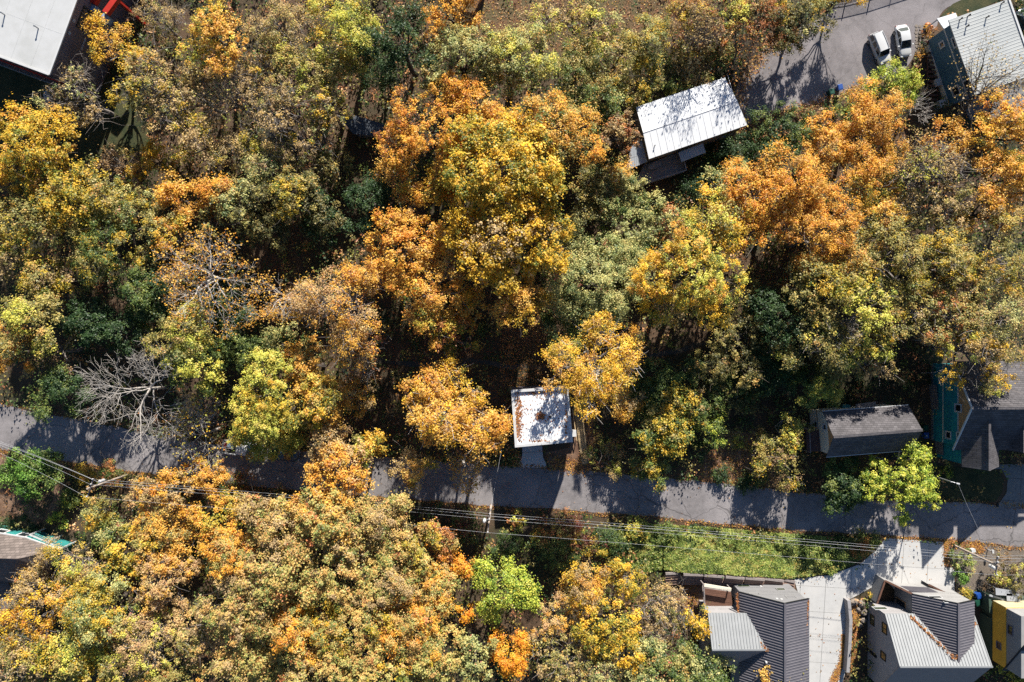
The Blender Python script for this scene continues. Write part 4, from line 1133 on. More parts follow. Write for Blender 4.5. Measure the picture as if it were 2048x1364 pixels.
for (dx, dy, s, m, nm, lab) in ((0.25, .25, (.75, .6, .35), 'fabric_blue', 'storage_box', 'pale blue box lying in the pickup bed'), (.35, -.15, (.6, .3, .3), 'fabric_white', 'storage_box', 'white box lying in the pickup bed'), (-.45, .2, (.3, .7, .3), 'fabric_red', 'fuel_can', 'red can lying in the pickup bed')):
    c = (pk.x + dx, pk.y + dy, .825)
    r = empty(nm, c, lab, 'box' if nm == 'storage_box' else 'can', 'loads in the pickup bed')
    MB().box((c[0], c[1], c[2] + s[2] / 2), s, -.13).build('box_body', M[m], r)
    MB().box((c[0], c[1], c[2] + s[2] + .025), (s[0] * 1.05, s[1] * 1.05, .05), -.13).build('lid', M[m], r)

# ------------------------------------------------------------------ bins
def wheelie_bin(px, py, m, label, rz=0.2, grp='wheeled refuse bins'):
    p = P(px, py, 1.0)
    r = empty('wheeled_bin', (p.x, p.y, 0), label, 'bin', grp)
    c = Vector((p.x, p.y, 0)); R = Matrix.Rotation(rz, 3, 'Z')
    q = lambda x, y, z: c + R @ Vector((x, y, z))
    vs = [q(x * .24, y * .26, .08) for x, y in ((-1, -1), (1, -1), (1, 1), (-1, 1))] + [q(x * .31, y * .36, .98) for x, y in ((-1, -1), (1, -1), (1, 1), (-1, 1))]
    MB().add(vs, [(3, 2, 1, 0), (4, 5, 6, 7), (0, 1, 5, 4), (1, 2, 6, 5), (2, 3, 7, 6), (3, 0, 4, 7)]).build('bin_body', M[m], r)
    ld = MB().box(q(0, 0, 1.02), (.66, .78, .07), rz).box(q(0, 0.02, 1.07), (.5, .6, .04), rz).build('lid', M[m], r)
    MB().tube([q(-.28, .42, .95), q(.28, .42, .95)], .03, 6).build('handle', M[m], r)
    for s in (-1, 1): MB().tube([q(s * .25, .3, .11), q(s * .31, .3, .11)], .11, 12).build('wheel', M['rubber'], r)
    return r
wheelie_bin(1681, 174, 'bin_blue', 'blue wheeled bin on the edge of the asphalt yard')
wheelie_bin(1664, 183, 'bin_green', 'green wheeled bin on the edge of the asphalt yard')
eb = wheelie_bin(1853, 871, 'bin_blue', 'blue wheeled bin beside the weathered board fence', 0.05)
ep = ORG[eb.name]; MB().box((ep.x, ep.y, 1.1), (.2, .2, .02), .05).build('emblem', M['trim_white'], eb)
wheelie_bin(1852, 856, 'bin_green', 'green wheeled bin beside the weathered board fence', 0.05)
wheelie_bin(1958, 1192, 'bin_blue', 'blue wheeled bin between the angular house and the yellow house', 0.3)
wheelie_bin(1956, 1206, 'bin_green', 'green wheeled bin between the angular house and the yellow house', 0.3)

# ------------------------------------------------------------------ utility poles and wires
def pole(px, py, z, ca, cb, label, transformer=None):
    top = P(px, py, z)
    r = empty('utility_pole', (top.x, top.y, 0), label, 'utility pole', 'utility poles along the road')
    MB().tube([(top.x, top.y, 0), (top.x, top.y, z + .5)], [.17, .12], 10).build('pole_shaft', M['pole_wood'], r)
    a, b = P(*ca, z), P(*cb, z)
    arm = MB().beam(a, b, .13, .14).build('crossarm', M['wood_grey'], r)
    for t in (0.02, .3, .98):
        p = a.lerp(b, t)
        MB().tube([p + Vector((0, 0, .07)), p + Vector((0, 0, .2)), p + Vector((0, 0, .3))], [.05, .1, .06], 8).build('insulator', M['trim_white'], arm)
    for t in (.35, .65):
        p = a.lerp(b, t); MB().beam(p - Vector((0, 0, .05)), (top.x, top.y, z - .8), .04, .04).build('brace', M['steel'], r)
    if transformer:
        q = P(*transformer, z - 1.2)
        tr = MB().tube([q + Vector((0, 0, -.5)), q + Vector((0, 0, .4)), q + Vector((0, 0, .48))], [.22, .22, .14], 14).build('transformer', M['trim_white'], r)
        for s in (-.12, .12): MB().tube([q + Vector((s, 0, .45)), q + Vector((s, 0, .75))], [.05, .03], 6).build('bushing', M['steel'], tr)
        MB().beam(q, (top.x, top.y, z - 1.2), .06, .1).build('bracket', M['steel'], r)
    return a, b
zP = 8.6
a1, b1 = pole(978, 1043, zP, (980, 1026), (975.5, 1064), 'wooden utility pole with transformer at the road verge across from the flat roofed house', (969, 1041))
a0, b0 = pole(179, 976, zP, (187, 957), (175, 993), 'wooden utility pole standing near the round green tree', (203, 962))
a2_, b2_ = pole(1993, 1130, zP, (1994.5, 1112), (1992, 1149), 'wooden utility pole leaning over the gravel patch by the forecourt', (1985, 1134))
def wire(pts, label, sag=.5, r=.012, n=14):
    mb = MB()
    for i in range(len(pts) - 1):
        a, b = Vector(pts[i]), Vector(pts[i + 1])
        mb.tube([a.lerp(b, t / n) - Vector((0, 0, sag * 4 * (t / n) * (1 - t / n))) for t in range(n + 1)], r, 5)
    o = mb.build('power_line', M['wire'])
    tag(o, label, 'power line', 'overhead lines along the road')
up = Vector((0, 0, .3))
Lb = (P(-60, 862, zP), P(-60, 880, zP)); Rb = (P(2140, 1112, zP), P(2140, 1155, zP))
wire([Lb[0], a0 + up, a1 + up, a2_ + up, Rb[0]], 'overhead wire strung along the road on the near ends of the crossarms')
wire([Lb[1], b0 + up, b1 + up, b2_ + up, Rb[1]], 'overhead wire strung along the verge on the far ends of the crossarms')
m0, m1, m2_ = a0.lerp(b0, .3), a1.lerp(b1, .3), a2_.lerp(b2_, .3)
wire([P(-60, 868, zP), m0 + up, m1 + up, m2_ + up, P(2140, 1124, zP)], 'overhead wire carried inside the crossarm ends')
lo = Vector((0, 0, -1.3))
wire([P(-60, 866, zP - 1), m0 + lo, m1 + lo, m2_ + lo, P(2140, 1126, zP - 1)], 'thick communication cable slung below the crossarms', 0.6, .02)
wire([a1 + Vector((0, 0, -.6)), P(1003, 900, 4.9)], 'service wire crossing the road to the flat roofed house', .3, .015)
# street lamp beyond the bright green tree
lt = P(1916, 967, 7.6)
lp = empty('street_lamp', (lt.x - .8, lt.y + .2, 0), 'grey street lamp post rising beside the bright green roadside tree', 'street lamp')
MB().tube([(lt.x - .8, lt.y + .2, 0), (lt.x - .8, lt.y + .2, 7.4)], [.13, .08], 10).build('lamp_post', M['steel'], lp)
MB().tube([(lt.x - .8, lt.y + .2, 7.35), (lt.x - .4, lt.y + .1, 7.55), lt], .045, 6).build('lamp_arm', M['steel'], lp)
MB().box(lt, (.45, .18, .12), -.25).build('lamp_head', M['trim_white'], lp)
wire([lt, a2_.lerp(b2_, .5)], 'service wire running from the street lamp across the road', .3, .015)

# small things on the verge
p = P(1946, 1101, .5)
ub = empty('utility_box', (p.x, p.y, 0), 'small white utility box among verge plants near the forecourt', 'utility box')
MB().box((p.x, p.y, .3), (.5, .45, .6), .2).build('cabinet', M['trim_white'], ub); MB().box((p.x, p.y, .625), (.56, .5, .05), .2).build('lid', M['trim_white'], ub)
p = P(1980, 1101, .5)
mbx = empty('mailbox', (p.x, p.y, 0), 'white mailbox on a post at the verge near the utility pole', 'mailbox')
MB().beam((p.x, p.y, 0), (p.x, p.y, .95), .1, .1).build('post', M['trim_white'], mbx); MB().box((p.x, p.y, 1.06), (.25, .5, .22), .1).build('letter_box', M['trim_white'], mbx)
p = P(1983, 1006, 0)
mbx = empty('mailbox', (p.x, p.y, 0), 'dark mailbox on a post by the teal dormer house driveway', 'mailbox')
MB().beam((p.x, p.y, 0), (p.x, p.y, 1.1), .1, .1).build('post', M['wood_brown'], mbx); MB().box((p.x, p.y, 1.21), (.25, .5, .22), .1).build('letter_box', M['black_metal'], mbx)
# stone patch beside the teal house: irregular flagstones
fs_ = empty('stone_patch', P(1842, 75, 0)); fs_["kind"] = 'structure'
rq = random.Random(3)
for i in range(9):
    for j in range(4):
        x = 1833 + j * 7.5 + rq.uniform(-1.2, 1.2); y = 52 + i * 7 + rq.uniform(-1.2, 1.2)
        c = P(x, y, 0); k = rq.randint(5, 7); a0_ = rq.uniform(0, 6)
        MB().prism([(c.x + .24 * (1 + rq.uniform(-.2, .2)) * math.cos(a0_ + 6.283 * q / k), c.y + .23 * (1 + rq.uniform(-.2, .2)) * math.sin(a0_ + 6.283 * q / k)) for q in range(k)], 0.0, .06 + rq.uniform(0, .02)).build('flagstone', M['stone'], fs_)
def pumpkin(px, py, r, label):
    c = P(px, py, r * .7)
    root = empty('pumpkin', (c.x, c.y, 0), label, 'pumpkin', 'pumpkins by the teal house entrance')
    mb = MB(); n, m_ = 16, 8
    vs = []
    for i in range(m_ + 1):
        ph = math.pi * i / m_
        for k_ in range(n):
            th = 2 * math.pi * k_ / n; rr2 = r * (1 - .1 * (k_ % 2))
            vs.append((c.x + rr2 * math.sin(ph) * math.cos(th), c.y + rr2 * math.sin(ph) * math.sin(th), r * .75 - r * .75 * math.cos(ph)))
    mb.add(vs, [(i * n + k_, i * n + (k_ + 1) % n, (i + 1) * n + (k_ + 1) % n, (i + 1) * n + k_) for i in range(m_) for k_ in range(n)])
    mb.build('pumpkin_skin', M['pumpkin'], root, smooth=True)
    MB().tube([(c.x, c.y, r * 1.45), (c.x + .03, c.y, r * 1.8)], [.05, .03], 6).build('stalk', M['bark'], root)
pumpkin(1855, 51, .45, 'big orange pumpkin on the stone patch by the white entry canopy')
pumpkin(1863, 54, .28, 'small orange pumpkin beside the big pumpkin on the stone patch')

# ------------------------------------------------------------------ vegetation
PAL = {  # colours as lit leaves show, converted to reflectance below
    'orange': [(230, 170, 54, 4), (216, 140, 46, 3), (238, 186, 70, 3), (170, 112, 56, 1), (190, 156, 62, 1)],
    'amber': [(226, 174, 66, 4), (208, 148, 56, 3), (232, 192, 96, 2), (172, 128, 68, 1)],
    'yellow': [(236, 192, 46, 4), (222, 168, 38, 3), (242, 206, 84, 1), (180, 150, 50, 2), (134, 130, 52, 1)],
    'gold_green': [(206, 176, 52, 3), (172, 158, 58, 3), (226, 180, 56, 3), (104, 116, 46, 3)],
    'lime': [(214, 206, 84, 4), (184, 184, 74, 3), (228, 204, 96, 2), (124, 138, 58, 2)],
    'olive': [(172, 158, 86, 3), (144, 138, 74, 3), (196, 172, 94, 2), (104, 106, 58, 2), (196, 152, 82, 1)],
    'dull_olive': [(128, 120, 68, 3), (102, 100, 56, 3), (152, 134, 76, 2), (76, 78, 46, 2)],
    'tan': [(190, 162, 112, 3), (164, 138, 96, 3), (212, 178, 104, 2), (128, 116, 74, 1)],
    'maple': [(208, 176, 98, 4), (200, 156, 88, 3), (176, 168, 92, 4), (206, 130, 80, .35), (134, 142, 74, 2.5)],
    'sage': [(184, 180, 112, 4), (154, 160, 98, 3), (212, 198, 122, 2), (102, 118, 70, 2), (196, 116, 92, .2)],
    'green': [(112, 128, 60, 3), (88, 108, 54, 3), (140, 146, 70, 2), (64, 84, 42, 2)],
    'deep_green': [(62, 86, 46, 3), (48, 72, 40, 3), (90, 108, 58, 1)],
    'grass_green': [(118, 158, 58, 3), (98, 138, 52, 3), (142, 172, 76, 2), (66, 100, 42, 2)],
    'spring': [(184, 190, 62, 3), (150, 168, 58, 3), (212, 202, 80, 2), (92, 122, 46, 2)],
    'rust': [(186, 118, 62, 3), (158, 96, 54, 3), (204, 142, 74, 2), (130, 106, 62, 1)],
    'blaze': [(242, 168, 32, 4), (232, 142, 30, 3), (218, 182, 52, 2)],
    'pink_tan': [(206, 170, 114, 3), (188, 148, 102, 3), (198, 174, 108, 2)],
    'brown': [(144, 114, 78, 3), (120, 96, 68, 3), (166, 136, 86, 1)],
    'maroon': [(138, 70, 60, 3), (108, 64, 52, 3), (126, 116, 64, 2)],
    'litter': [(198, 142, 92, 3), (170, 112, 72, 3), (212, 164, 112, 2), (128, 88, 60, 2)],
    'kudzu': [(156, 168, 82, 3), (128, 146, 66, 3), (188, 186, 100, 2), (82, 104, 48, 2), (182, 160, 86, 1)],
}
ALB = 0.88
PALA = {}
for k_, v_ in PAL.items():
    c_ = np.array([lin(*x[:3]) for x in v_]) * ALB
    c_ = c_ * .96 + c_.mean(1, keepdims=True) * .04
    w_ = np.array([x[3] for x in v_], float)
    PALA[k_] = (c_, w_ / w_.sum())

def leaf_mesh(name, C, Nn, S, colr, parent=None, org=None, aspect=0.62, rng=None):
    n = len(C)
    rng = rng or np.random.default_rng(0)
    o = np.array(org if org is not None else (0, 0, 0), float)
    Nn = Nn / (np.linalg.norm(Nn, axis=1, keepdims=True) + 1e-9)
    R = rng.normal(size=(n, 3))
    T = np.cross(Nn, R); T /= (np.linalg.norm(T, axis=1, keepdims=True) + 1e-9)
    B = np.cross(Nn, T)
    s = S[:, None]
    v = np.empty((n, 3, 3))
    v[:, 0] = C + T * s * .66
    v[:, 1] = C - T * s * .40 + B * s * .58
    v[:, 2] = C - T * s * .40 - B * s * .58
    v -= o
    me = bpy.data.meshes.new(name)
    me.vertices.add(3 * n); me.loops.add(3 * n); me.polygons.add(n)
    me.vertices.foreach_set("co", v.astype(np.float32).ravel())
    me.loops.foreach_set("vertex_index", np.arange(3 * n, dtype=np.int32))
    me.polygons.foreach_set("loop_start", np.arange(0, 3 * n, 3, dtype=np.int32))
    at = me.attributes.new("Col", 'FLOAT_COLOR', 'FACE')
    rgba = np.ones((n, 4), np.float32); rgba[:, :3] = np.clip(colr, 0, 1)
    at.data.foreach_set("color", rgba.ravel())
    me.materials.append(M['leaf'])
    me.update()
    return link(me, name, parent, Vector(o))

def pick_cols(rng, types, n, cl=None, lobes=None):
    """leaf colours: one palette per clump, jittered per leaf"""
    types = types.split('+')
    out = np.empty((n, 3))
    if cl is None: cl = np.zeros(n, int)
    kmax = cl.max() + 1
    if len(types) < 4 and kmax > 8 and types[0] not in ('deep_green', 'green', 'spring', 'grass_green', 'sage', 'blaze', 'kudzu', 'litter'):
        warm = types[0] in ('orange', 'amber', 'yellow', 'blaze', 'rust', 'pink_tan', 'maple')
        types = types + [str(rng.choice(['amber', 'gold_green', 'tan', 'orange'] if warm else ['olive', 'gold_green', 'lime', 'sage']))]
        pw = np.array([.88 / (len(types) - 1)] * (len(types) - 1) + [.12])
        ctype = rng.choice(len(types), size=kmax, p=pw)
    else:
        ctype = rng.integers(0, len(types), kmax)
    if lobes is not None and len(types) > 1:
        lt = rng.integers(0, len(types), int(lobes.max()) + 1)
        follow = rng.random(kmax) < .5
        ctype = np.where(follow, lt[lobes[:kmax]], ctype)
    cbr = rng.normal(1.0, .10, kmax)
    # every clump leans to one colour of its palette
    for t, nm in enumerate(types):
        c, w = PALA[nm]
        lean = rng.choice(len(c), size=kmax, p=w)
        m = ctype[cl] == t
        k = int(m.sum())
        if not k: continue
        own = rng.choice(len(c), size=k, p=w)
        useown = rng.random(k) < .40
        idx = np.where(useown, own, lean[cl[m]])
        out[m] = c[idx]
    out *= (cbr[cl] * rng.normal(1.0, .08, n))[:, None]
    return np.clip(out, 0.004, .9)

def curve_pts(a, b, rng, k, bow, droop=0.0):
    a = np.array(a, float); b = np.array(b, float)
    L = np.linalg.norm(b - a)
    mid = rng.normal(size=3) * bow * L
    pts = []
    for i in range(k + 1):
        t = i / k
        p = a + (b - a) * t + mid * (4 * t * (1 - t)) * .5 + np.array([0, 0, droop * L * 4 * t * (1 - t)])
        if 0 < i < k: p = p + rng.normal(size=3) * L * .025
        pts.append(p)
    return pts

TREES = []
def tree(x, y, rpx, h, types, dens, bare, label, name='tree', group=None, thick=None, leaf=None, seed=None, cat='tree', pale=None, zc=None):
    if h > 8.5 and zc is None and group not in ('trees below the road', 'maples in the large canopy'): h = h * 1.28
    seed = seed if seed is not None else int(x * 7 + y * 13 + rpx) % 99991
    rng = np.random.default_rng(seed)
    zc = zc if zc is not None else h * .66
    c = P(x, y, zc)
    r = rpx * (1.1 if cat == 'tree' and group not in ('trees below the road', 'maples in the large canopy') else 1.0) * (H - zc) / F
    th = thick if thick is not None else min(h - zc, max(r * .8, h * .22))
    root = empty(name, (c.x, c.y, 0), label, cat, group)
    org = ORG[root.name]
    # --- lobes (big limbs), clumps, leaves
    nl = int(np.clip(3 + r * 1.1, 4, 11))
    a0 = rng.uniform(0, 6.28)
    lob = [(0.0, 0.0, th * .35)]
    for i in range(nl):
        a = a0 + 6.283 * i / nl + rng.normal(0, .25)
        f = rng.uniform(.40, .86) * r
        lob.append((f * math.cos(a), f * math.sin(a), th * rng.uniform(-.35, .35)))
    lob = np.array(lob)
    lr = np.concatenate([[r * .46], r * rng.uniform(.22, .44, nl)])
    nc = int(np.clip(r * r * 8.5, 18, 520))
    li = rng.choice(len(lob), size=nc, p=lr ** 2 / (lr ** 2).sum())
    dv = rng.normal(size=(nc, 3)); dv[:, 2] = np.abs(dv[:, 2]) * .9 - .2
    dv /= np.linalg.norm(dv, axis=1, keepdims=True)
    fr = (rng.uniform(.25, 1.05, nc) ** .6)[:, None]
    ell = np.stack([lr[li], lr[li], np.minimum(lr[li], th * .62)], 1)
    cl = lob[li] + dv * ell * fr
    cc = np.array([c.x, c.y, zc])
    clw = cl + cc
    clw[:, 2] = np.maximum(clw[:, 2], .35)
    bark = pale if pale is not None else ('bark_mid' if bare >= .3 else 'bark')
    lk = rng.uniform(.82, 1.18)
    if dens < .5: dens *= 1.4
    nleaf = int(math.pi * r * r * 142 * dens / lk ** 1.6)
    if nleaf > 0:
        keep = rng.random(nc) < min(1.0, .35 + dens * .65)
        if keep.sum() < 3: keep[:] = True
        pool = np.nonzero(keep)[0]
        tr_ = rng.uniform(.26, .62, nc) * rng.uniform(.8, 1.25) * (1.0 if r > 2 else max(.35, r / 2.2))
        wgt = tr_[pool] ** 2; wgt /= wgt.sum()
        ci = rng.choice(pool, size=nleaf, p=wgt)
        d_ = rng.normal(size=(nleaf, 3)); d_[:, 2] = d_[:, 2] * .8 + .35
        d_ /= np.linalg.norm(d_, axis=1, keepdims=True)
        rad = tr_[ci] * (rng.random(nleaf) ** .45)
        st = rng.random(nleaf) < .30
        rad[st] *= rng.uniform(1.1, 2.6, st.sum())
        C = clw[ci] + d_ * rad[:, None] * np.array([1, 1, .75])
        C[:, 2] = np.maximum(C[:, 2], .15)
        outw = (C - (cc - np.array([0, 0, th * .6])))
        outw /= np.linalg.norm(outw, axis=1, keepdims=True) + 1e-6
        Nn = outw * .25 + d_ * .42 + np.array([0.08, .48, .5]) + rng.normal(size=(nleaf, 3)) * .34
        sz = (leaf or .27) * .60 * lk * rng.uniform(.6, 1.3, nleaf)
        cols = pick_cols(rng, types, nleaf, ci, li)
        leaf_mesh('crown', C, Nn, sz, cols, root, org, rng=rng)
    # --- trunk and limbs
    mb = MB()
    rt_ = max(.05, .017 * h + .012 * r)
    base = np.array([c.x + rng.normal(0, .15), c.y + rng.normal(0, .15), -.05])
    fork = np.array([c.x, c.y, max(.3, zc - th * 1.0)])
    if fork[2] < h * .25: fork[2] = h * .25
    tp = curve_pts(base, fork, rng, 4, .05)
    mb.tube(tp, [rt_ * (1.25 - .45 * i / 4) for i in range(5)], 8)
    for i in range(len(lob)):
        tgt = cc + lob[i] - np.array([0, 0, lr[i] * .15])
        pts = curve_pts(fork, tgt, rng, 4, .16)
        rl_ = rt_ * (.5 if i else .62)
        mb.tube(pts, [rl_ * (1 - .55 * k / 4) for k in range(5)], 5)
        mine = np.nonzero(li == i)[0]
        if bare < .15: mine = mine[::6]
        elif bare < .45: mine = mine[::3]
        else: mine = mine[::2]
        for j in mine:
            k0 = rng.integers(2, 5)
            q = curve_pts(pts[k0], clw[j], rng, 3, .18)
            rb_ = rl_ * .36
            mb.tube(q, [rb_, rb_ * .75, rb_ * .5, .016], 3, cap=False)
            if bare > 0:
                for _ in range(int(1 + 3.2 * bare)):
                    s0 = q[rng.integers(1, 4)]
                    e = s0 + rng.normal(size=3) * np.array([1, 1, .6]) * (.3 + .13 * r) + np.array([0, 0, .2]) + (s0 - cc) * .05
                    w = curve_pts(s0, e, rng, 2, .2)
                    mb.tube(w, [.035, .025, .012], 3, cap=False)
                    if bare > .6:
                        for _2 in range(1):
                            s1 = w[rng.integers(1, 3)]; e1 = s1 + rng.normal(size=3) * .45 + (e - s0) * .25
                            mb.tube([s1, e1], [.025, .014], 3, cap=False)
    mb.build('trunk', M[bark], root)
    TREES.append((c.x, c.y, r, h))
    return root

def bare_tree(x, y, rpx, h, label, depth=5, seed=1, types=None, dens=0.0, group=None, zc=None, lean=(0, 0), pal='bark_pale', leaf=.19):
    rng = np.random.default_rng(seed)
    zc = zc or h * .72
    c = P(x, y, zc); r = rpx * (H - zc) / F
    root = empty('bare_tree', (c.x - lean[0], c.y - lean[1], 0), label, 'tree', group)
    mb = MB(); tips = []
    def grow(p, d, L, rad, lev):
        n = 5 if lev < 2 else (3 if lev < 4 else 2)
        pts = [p]; q = p.copy(); dd = d.copy()
        for i in range(n):
            dd = dd + rng.normal(size=3) * (.20 if lev else .08); dd[2] += .03; dd /= np.linalg.norm(dd)
            q = q + dd * L / n; pts.append(q.copy())
        mb.tube(pts, [max(.012, rad * (1 - .5 * i / n)) for i in range(n + 1)], 8 if lev < 1 else (6 if lev < 2 else (4 if lev < 3 else 3)), cap=False)
        if lev >= depth:
            tips.append(q); return
        k = 6 if lev == 0 else (5 if lev == 1 else (4 if lev == 2 else 3))
        a_ = rng.uniform(0, 6.28)
        ref = np.cross(dd, [0.3, 0.2, 1.0]); ref /= np.linalg.norm(ref) + 1e-6; ref2 = np.cross(dd, ref)
        for i in range(k):
            t = 1.0 if i == 0 else rng.uniform(.25, .95)
            if lev == 0: t = 1.0 if i < 3 else rng.uniform(.7, .95)
            f_ = t * n; i0 = min(n - 1, int(f_)); b_ = pts[i0] + (pts[i0 + 1] - pts[i0]) * (f_ - i0)
            a_ += 2.4 + rng.normal() * .3
            ang = (.25 if i == 0 and lev else rng.uniform(.55, 1.0)) if lev else rng.uniform(.5, 1.05)
            nd = dd * math.cos(ang) + (ref * math.cos(a_) + ref2 * math.sin(a_)) * math.sin(ang)
            nd[2] = nd[2] * .75 + .12
            nd /= np.linalg.norm(nd)
            grow(b_.copy(), nd, (r * .62 if lev == 0 else L * (1.25 - .55 * t)) * rng.uniform(.6, .85) * (1.5 if lev == 0 else 1), rad * (1 - .5 * t) * (.85 if i == 0 else rng.uniform(.5, .7)), lev + 1)
    base = np.array([c.x - lean[0], c.y - lean[1], -.1])
    d0 = np.array([c.x, c.y, zc - r * .5]) - base; L0 = np.linalg.norm(d0)
    grow(base, d0 / L0, L0 * .82, .016 * h + .08, 0)
    mb.build('trunk', M[pal], root)
    if types and tips:
        tips = np.array(tips); nleaf = int(math.pi * r * r * 110 * dens)
        ci = rng.integers(0, len(tips), nleaf)
        C = tips[ci] + rng.normal(size=(nleaf, 3)) * .3
        Nn = np.array([0, .3, .7]) + rng.normal(size=(nleaf, 3)) * .7
        leaf_mesh('crown', C, Nn, leaf * rng.uniform(.6, 1.3, nleaf), pick_cols(rng, types, nleaf, ci), root, ORG[root.name], rng=rng)
    return root

def shrub(x, y, rpx, h, types, dens, label, group=None, name='shrub', leaf=.2, bare=0.0):
    return tree(x, y, rpx, h, types, dens, bare, label, name=name, group=group, leaf=leaf, cat='shrub', zc=h * .5, thick=h * .5)

U = 'trees of the upper wood'; R_ = 'trees along the road'; LO = 'trees below the road'
T = tree
# ----- around the big flat roofed building
T(226, 98, 58, 9, 'yellow', .75, .3, 'golden yellow tree overhanging the siding of the big flat roofed building', group=U)
T(312, 180, 86, 11, 'tan+olive', .42, .5, 'thinly leaved tan tree between the lawn and the brown gold tree', group=U)
T(322, 42, 56, 8, 'tan', .22, .8, 'nearly leafless grey twiggy tree beside the red beams', group=U)
T(432, 66, 70, 13, 'gold_green+amber', .9, .1, 'dense brown gold tree above the grey twiggy wood', group=U)
T(158, 188, 66, 9, 'tan', .20, .8, 'sparse grey branched tree reaching over the corner of the white flat roof', group=U)
T(150, 215, 50, 7, 'tan+olive', .4, .5, 'small tan tree in the shadow of the big flat roofed building', group=U)
T(78, 305, 92, 12, 'yellow+gold_green', 1.0, .1, 'large golden tree at the edge of the shaded lawn', group=U)
T(-20, 330, 60, 11, 'yellow', .9, .1, 'golden tree at the shaded lawn beside the large golden tree', group=U)
T(150, 400, 92, 12, 'gold_green+olive', .95, .15, 'olive gold tree directly below the large golden tree', group=U)
T(40, 440, 70, 11, 'olive+gold_green', .8, .2, 'olive tree below the golden trees near the wood edge', group=U)
T(310, 322, 40, 8, 'amber+yellow', .9, .1, 'small amber tree below the sunlit strip of lawn', group=U)
T(398, 285, 56, 10, 'tan', .45, .4, 'thin tan tree next to the small amber tree', group=U)
T(470, 300, 48, 9, 'tan+olive', .5, .4, 'thin olive tan tree among bare twigs in the upper wood', group=U)
T(240, 330, 44, 8, 'tan+brown', .4, .6, 'brownish thin tree below the sunlit strip of lawn', group=U)
T(352, 392, 46, 11, 'amber+orange', .95, .1, 'orange tinted tree above the bare white limbed tree', group=U)
T(425, 385, 46, 11, 'amber+orange', .85, .2, 'orange tree beside the dull olive tree in the upper wood', group=U)
T(478, 420, 64, 11, 'olive+dull_olive', .85, .15, 'dull olive tree in the hollow of the upper wood', group=U)
T(470, 170, 62, 10, 'tan', .25, .8, 'grey leafless twiggy tree in the upper wood', group=U)
T(400, 190, 50, 9, 'tan+olive', .4, .6, 'sparse tan tree in the twiggy part of the upper wood', group=U)
T(505, 302, 34, 8, 'lime', .9, .1, 'small lime yellow tree among leafless twigs', group=U)
T(270, 430, 66, 10, 'olive+gold_green', .8, .2, 'olive tree between the gold trees and the orange tinted tree', group=U)
# ----- upper middle
T(565, 60, 64, 11, 'tan+olive', .6, .4, 'loose tan and olive tree beside the bright lime tree', group=U)
T(695, 55, 62, 13, 'lime', 1.1, 0, 'bright lime yellow tree next to the dark green tree', group=U)
T(700, 118, 42, 10, 'gold_green', .9, .1, 'gold green tree under the bright lime tree', group=U)
T(805, 88, 68, 12, 'deep_green', 1.15, 0, 'dense dark green tree at the edge of the dry grass clearing', group=U)
T(770, 150, 40, 8, 'deep_green', .9, 0, 'small dark green tree in the gap above the big orange tree', group=U)
T(625, 150, 62, 11, 'olive+lime', .85, .2, 'pale olive tree below the bright lime tree', group=U)
T(535, 140, 55, 10, 'tan', .35, .7, 'grey twiggy tree beside the pale olive tree', group=U)
T(560, 240, 74, 11, 'tan', .4, .7, 'broad thin tan tree with many bare twigs', group=U)
T(655, 215, 52, 10, 'gold_green+tan', .65, .4, 'thin golden tree over the blue grey shed roof', group=U)
T(610, 280, 50, 9, 'tan+brown', .4, .7, 'brown twiggy tree by the blue grey shed roof', group=U)
T(905, 22, 56, 12, 'orange', 1.0, .1, 'orange tree beside the brown board fence', group=U)
T(925, 122, 76, 13, 'sage+olive', 1.1, .05, 'pale sage tree below the dry grass clearing', group=U)
T(1020, 125, 76, 13, 'olive+sage', 1.1, .05, 'olive green tree between the sage tree and the dry clearing', group=U)
T(880, 265, 100, 15, 'orange', .95, .25, 'big orange tree above the golden green tree', group=U)
T(950, 215, 55, 14, 'orange', .95, .2, 'orange tree close against the big orange tree', group=U)
T(800, 262, 42, 12, 'orange+rust', .9, .2, 'rusty orange tree at the flank of the big orange tree', group=U)
T(985, 258, 46, 13, 'amber', .8, .3, 'amber tree between the big orange tree and the mixed green orange tree', group=U)
T(590, 390, 66, 11, 'dull_olive+olive', .9, .2, 'drab olive tree in the shaded hollow', group=U)
T(530, 345, 55, 10, 'olive+tan', .7, .4, 'drab tan tree above the shaded hollow', group=U)
T(660, 330, 46, 8, 'dull_olive', .7, .2, 'small drab tree below the blue grey shed', group=U)
T(745, 400, 56, 9, 'deep_green', 1.0, 0, 'dark green tree in the shaded hollow', group=U)
T(650, 440, 54, 9, 'deep_green+dull_olive', .9, .1, 'dark drab tree at the bottom of the shaded hollow', group=U)
T(545, 455, 50, 9, 'dull_olive', .85, .1, 'dark olive tree at the edge of the shaded hollow', group=U)
T(800, 350, 44, 12, 'orange+amber', .85, .3, 'orange tree just below the big orange tree', group=U)
T(880, 372, 52, 13, 'orange+yellow', .9, .2, 'yellow orange tree touching the big golden green tree', group=U)
T(1015, 350, 122, 17, 'gold_green+yellow', 1.25, 0, 'huge round golden green tree in the middle of the wood', group=U, leaf=.3)
T(1115, 262, 86, 15, 'amber+green+olive', 1.2, 0, 'green tree with orange tipped crown beside the huge golden green tree', group=U)
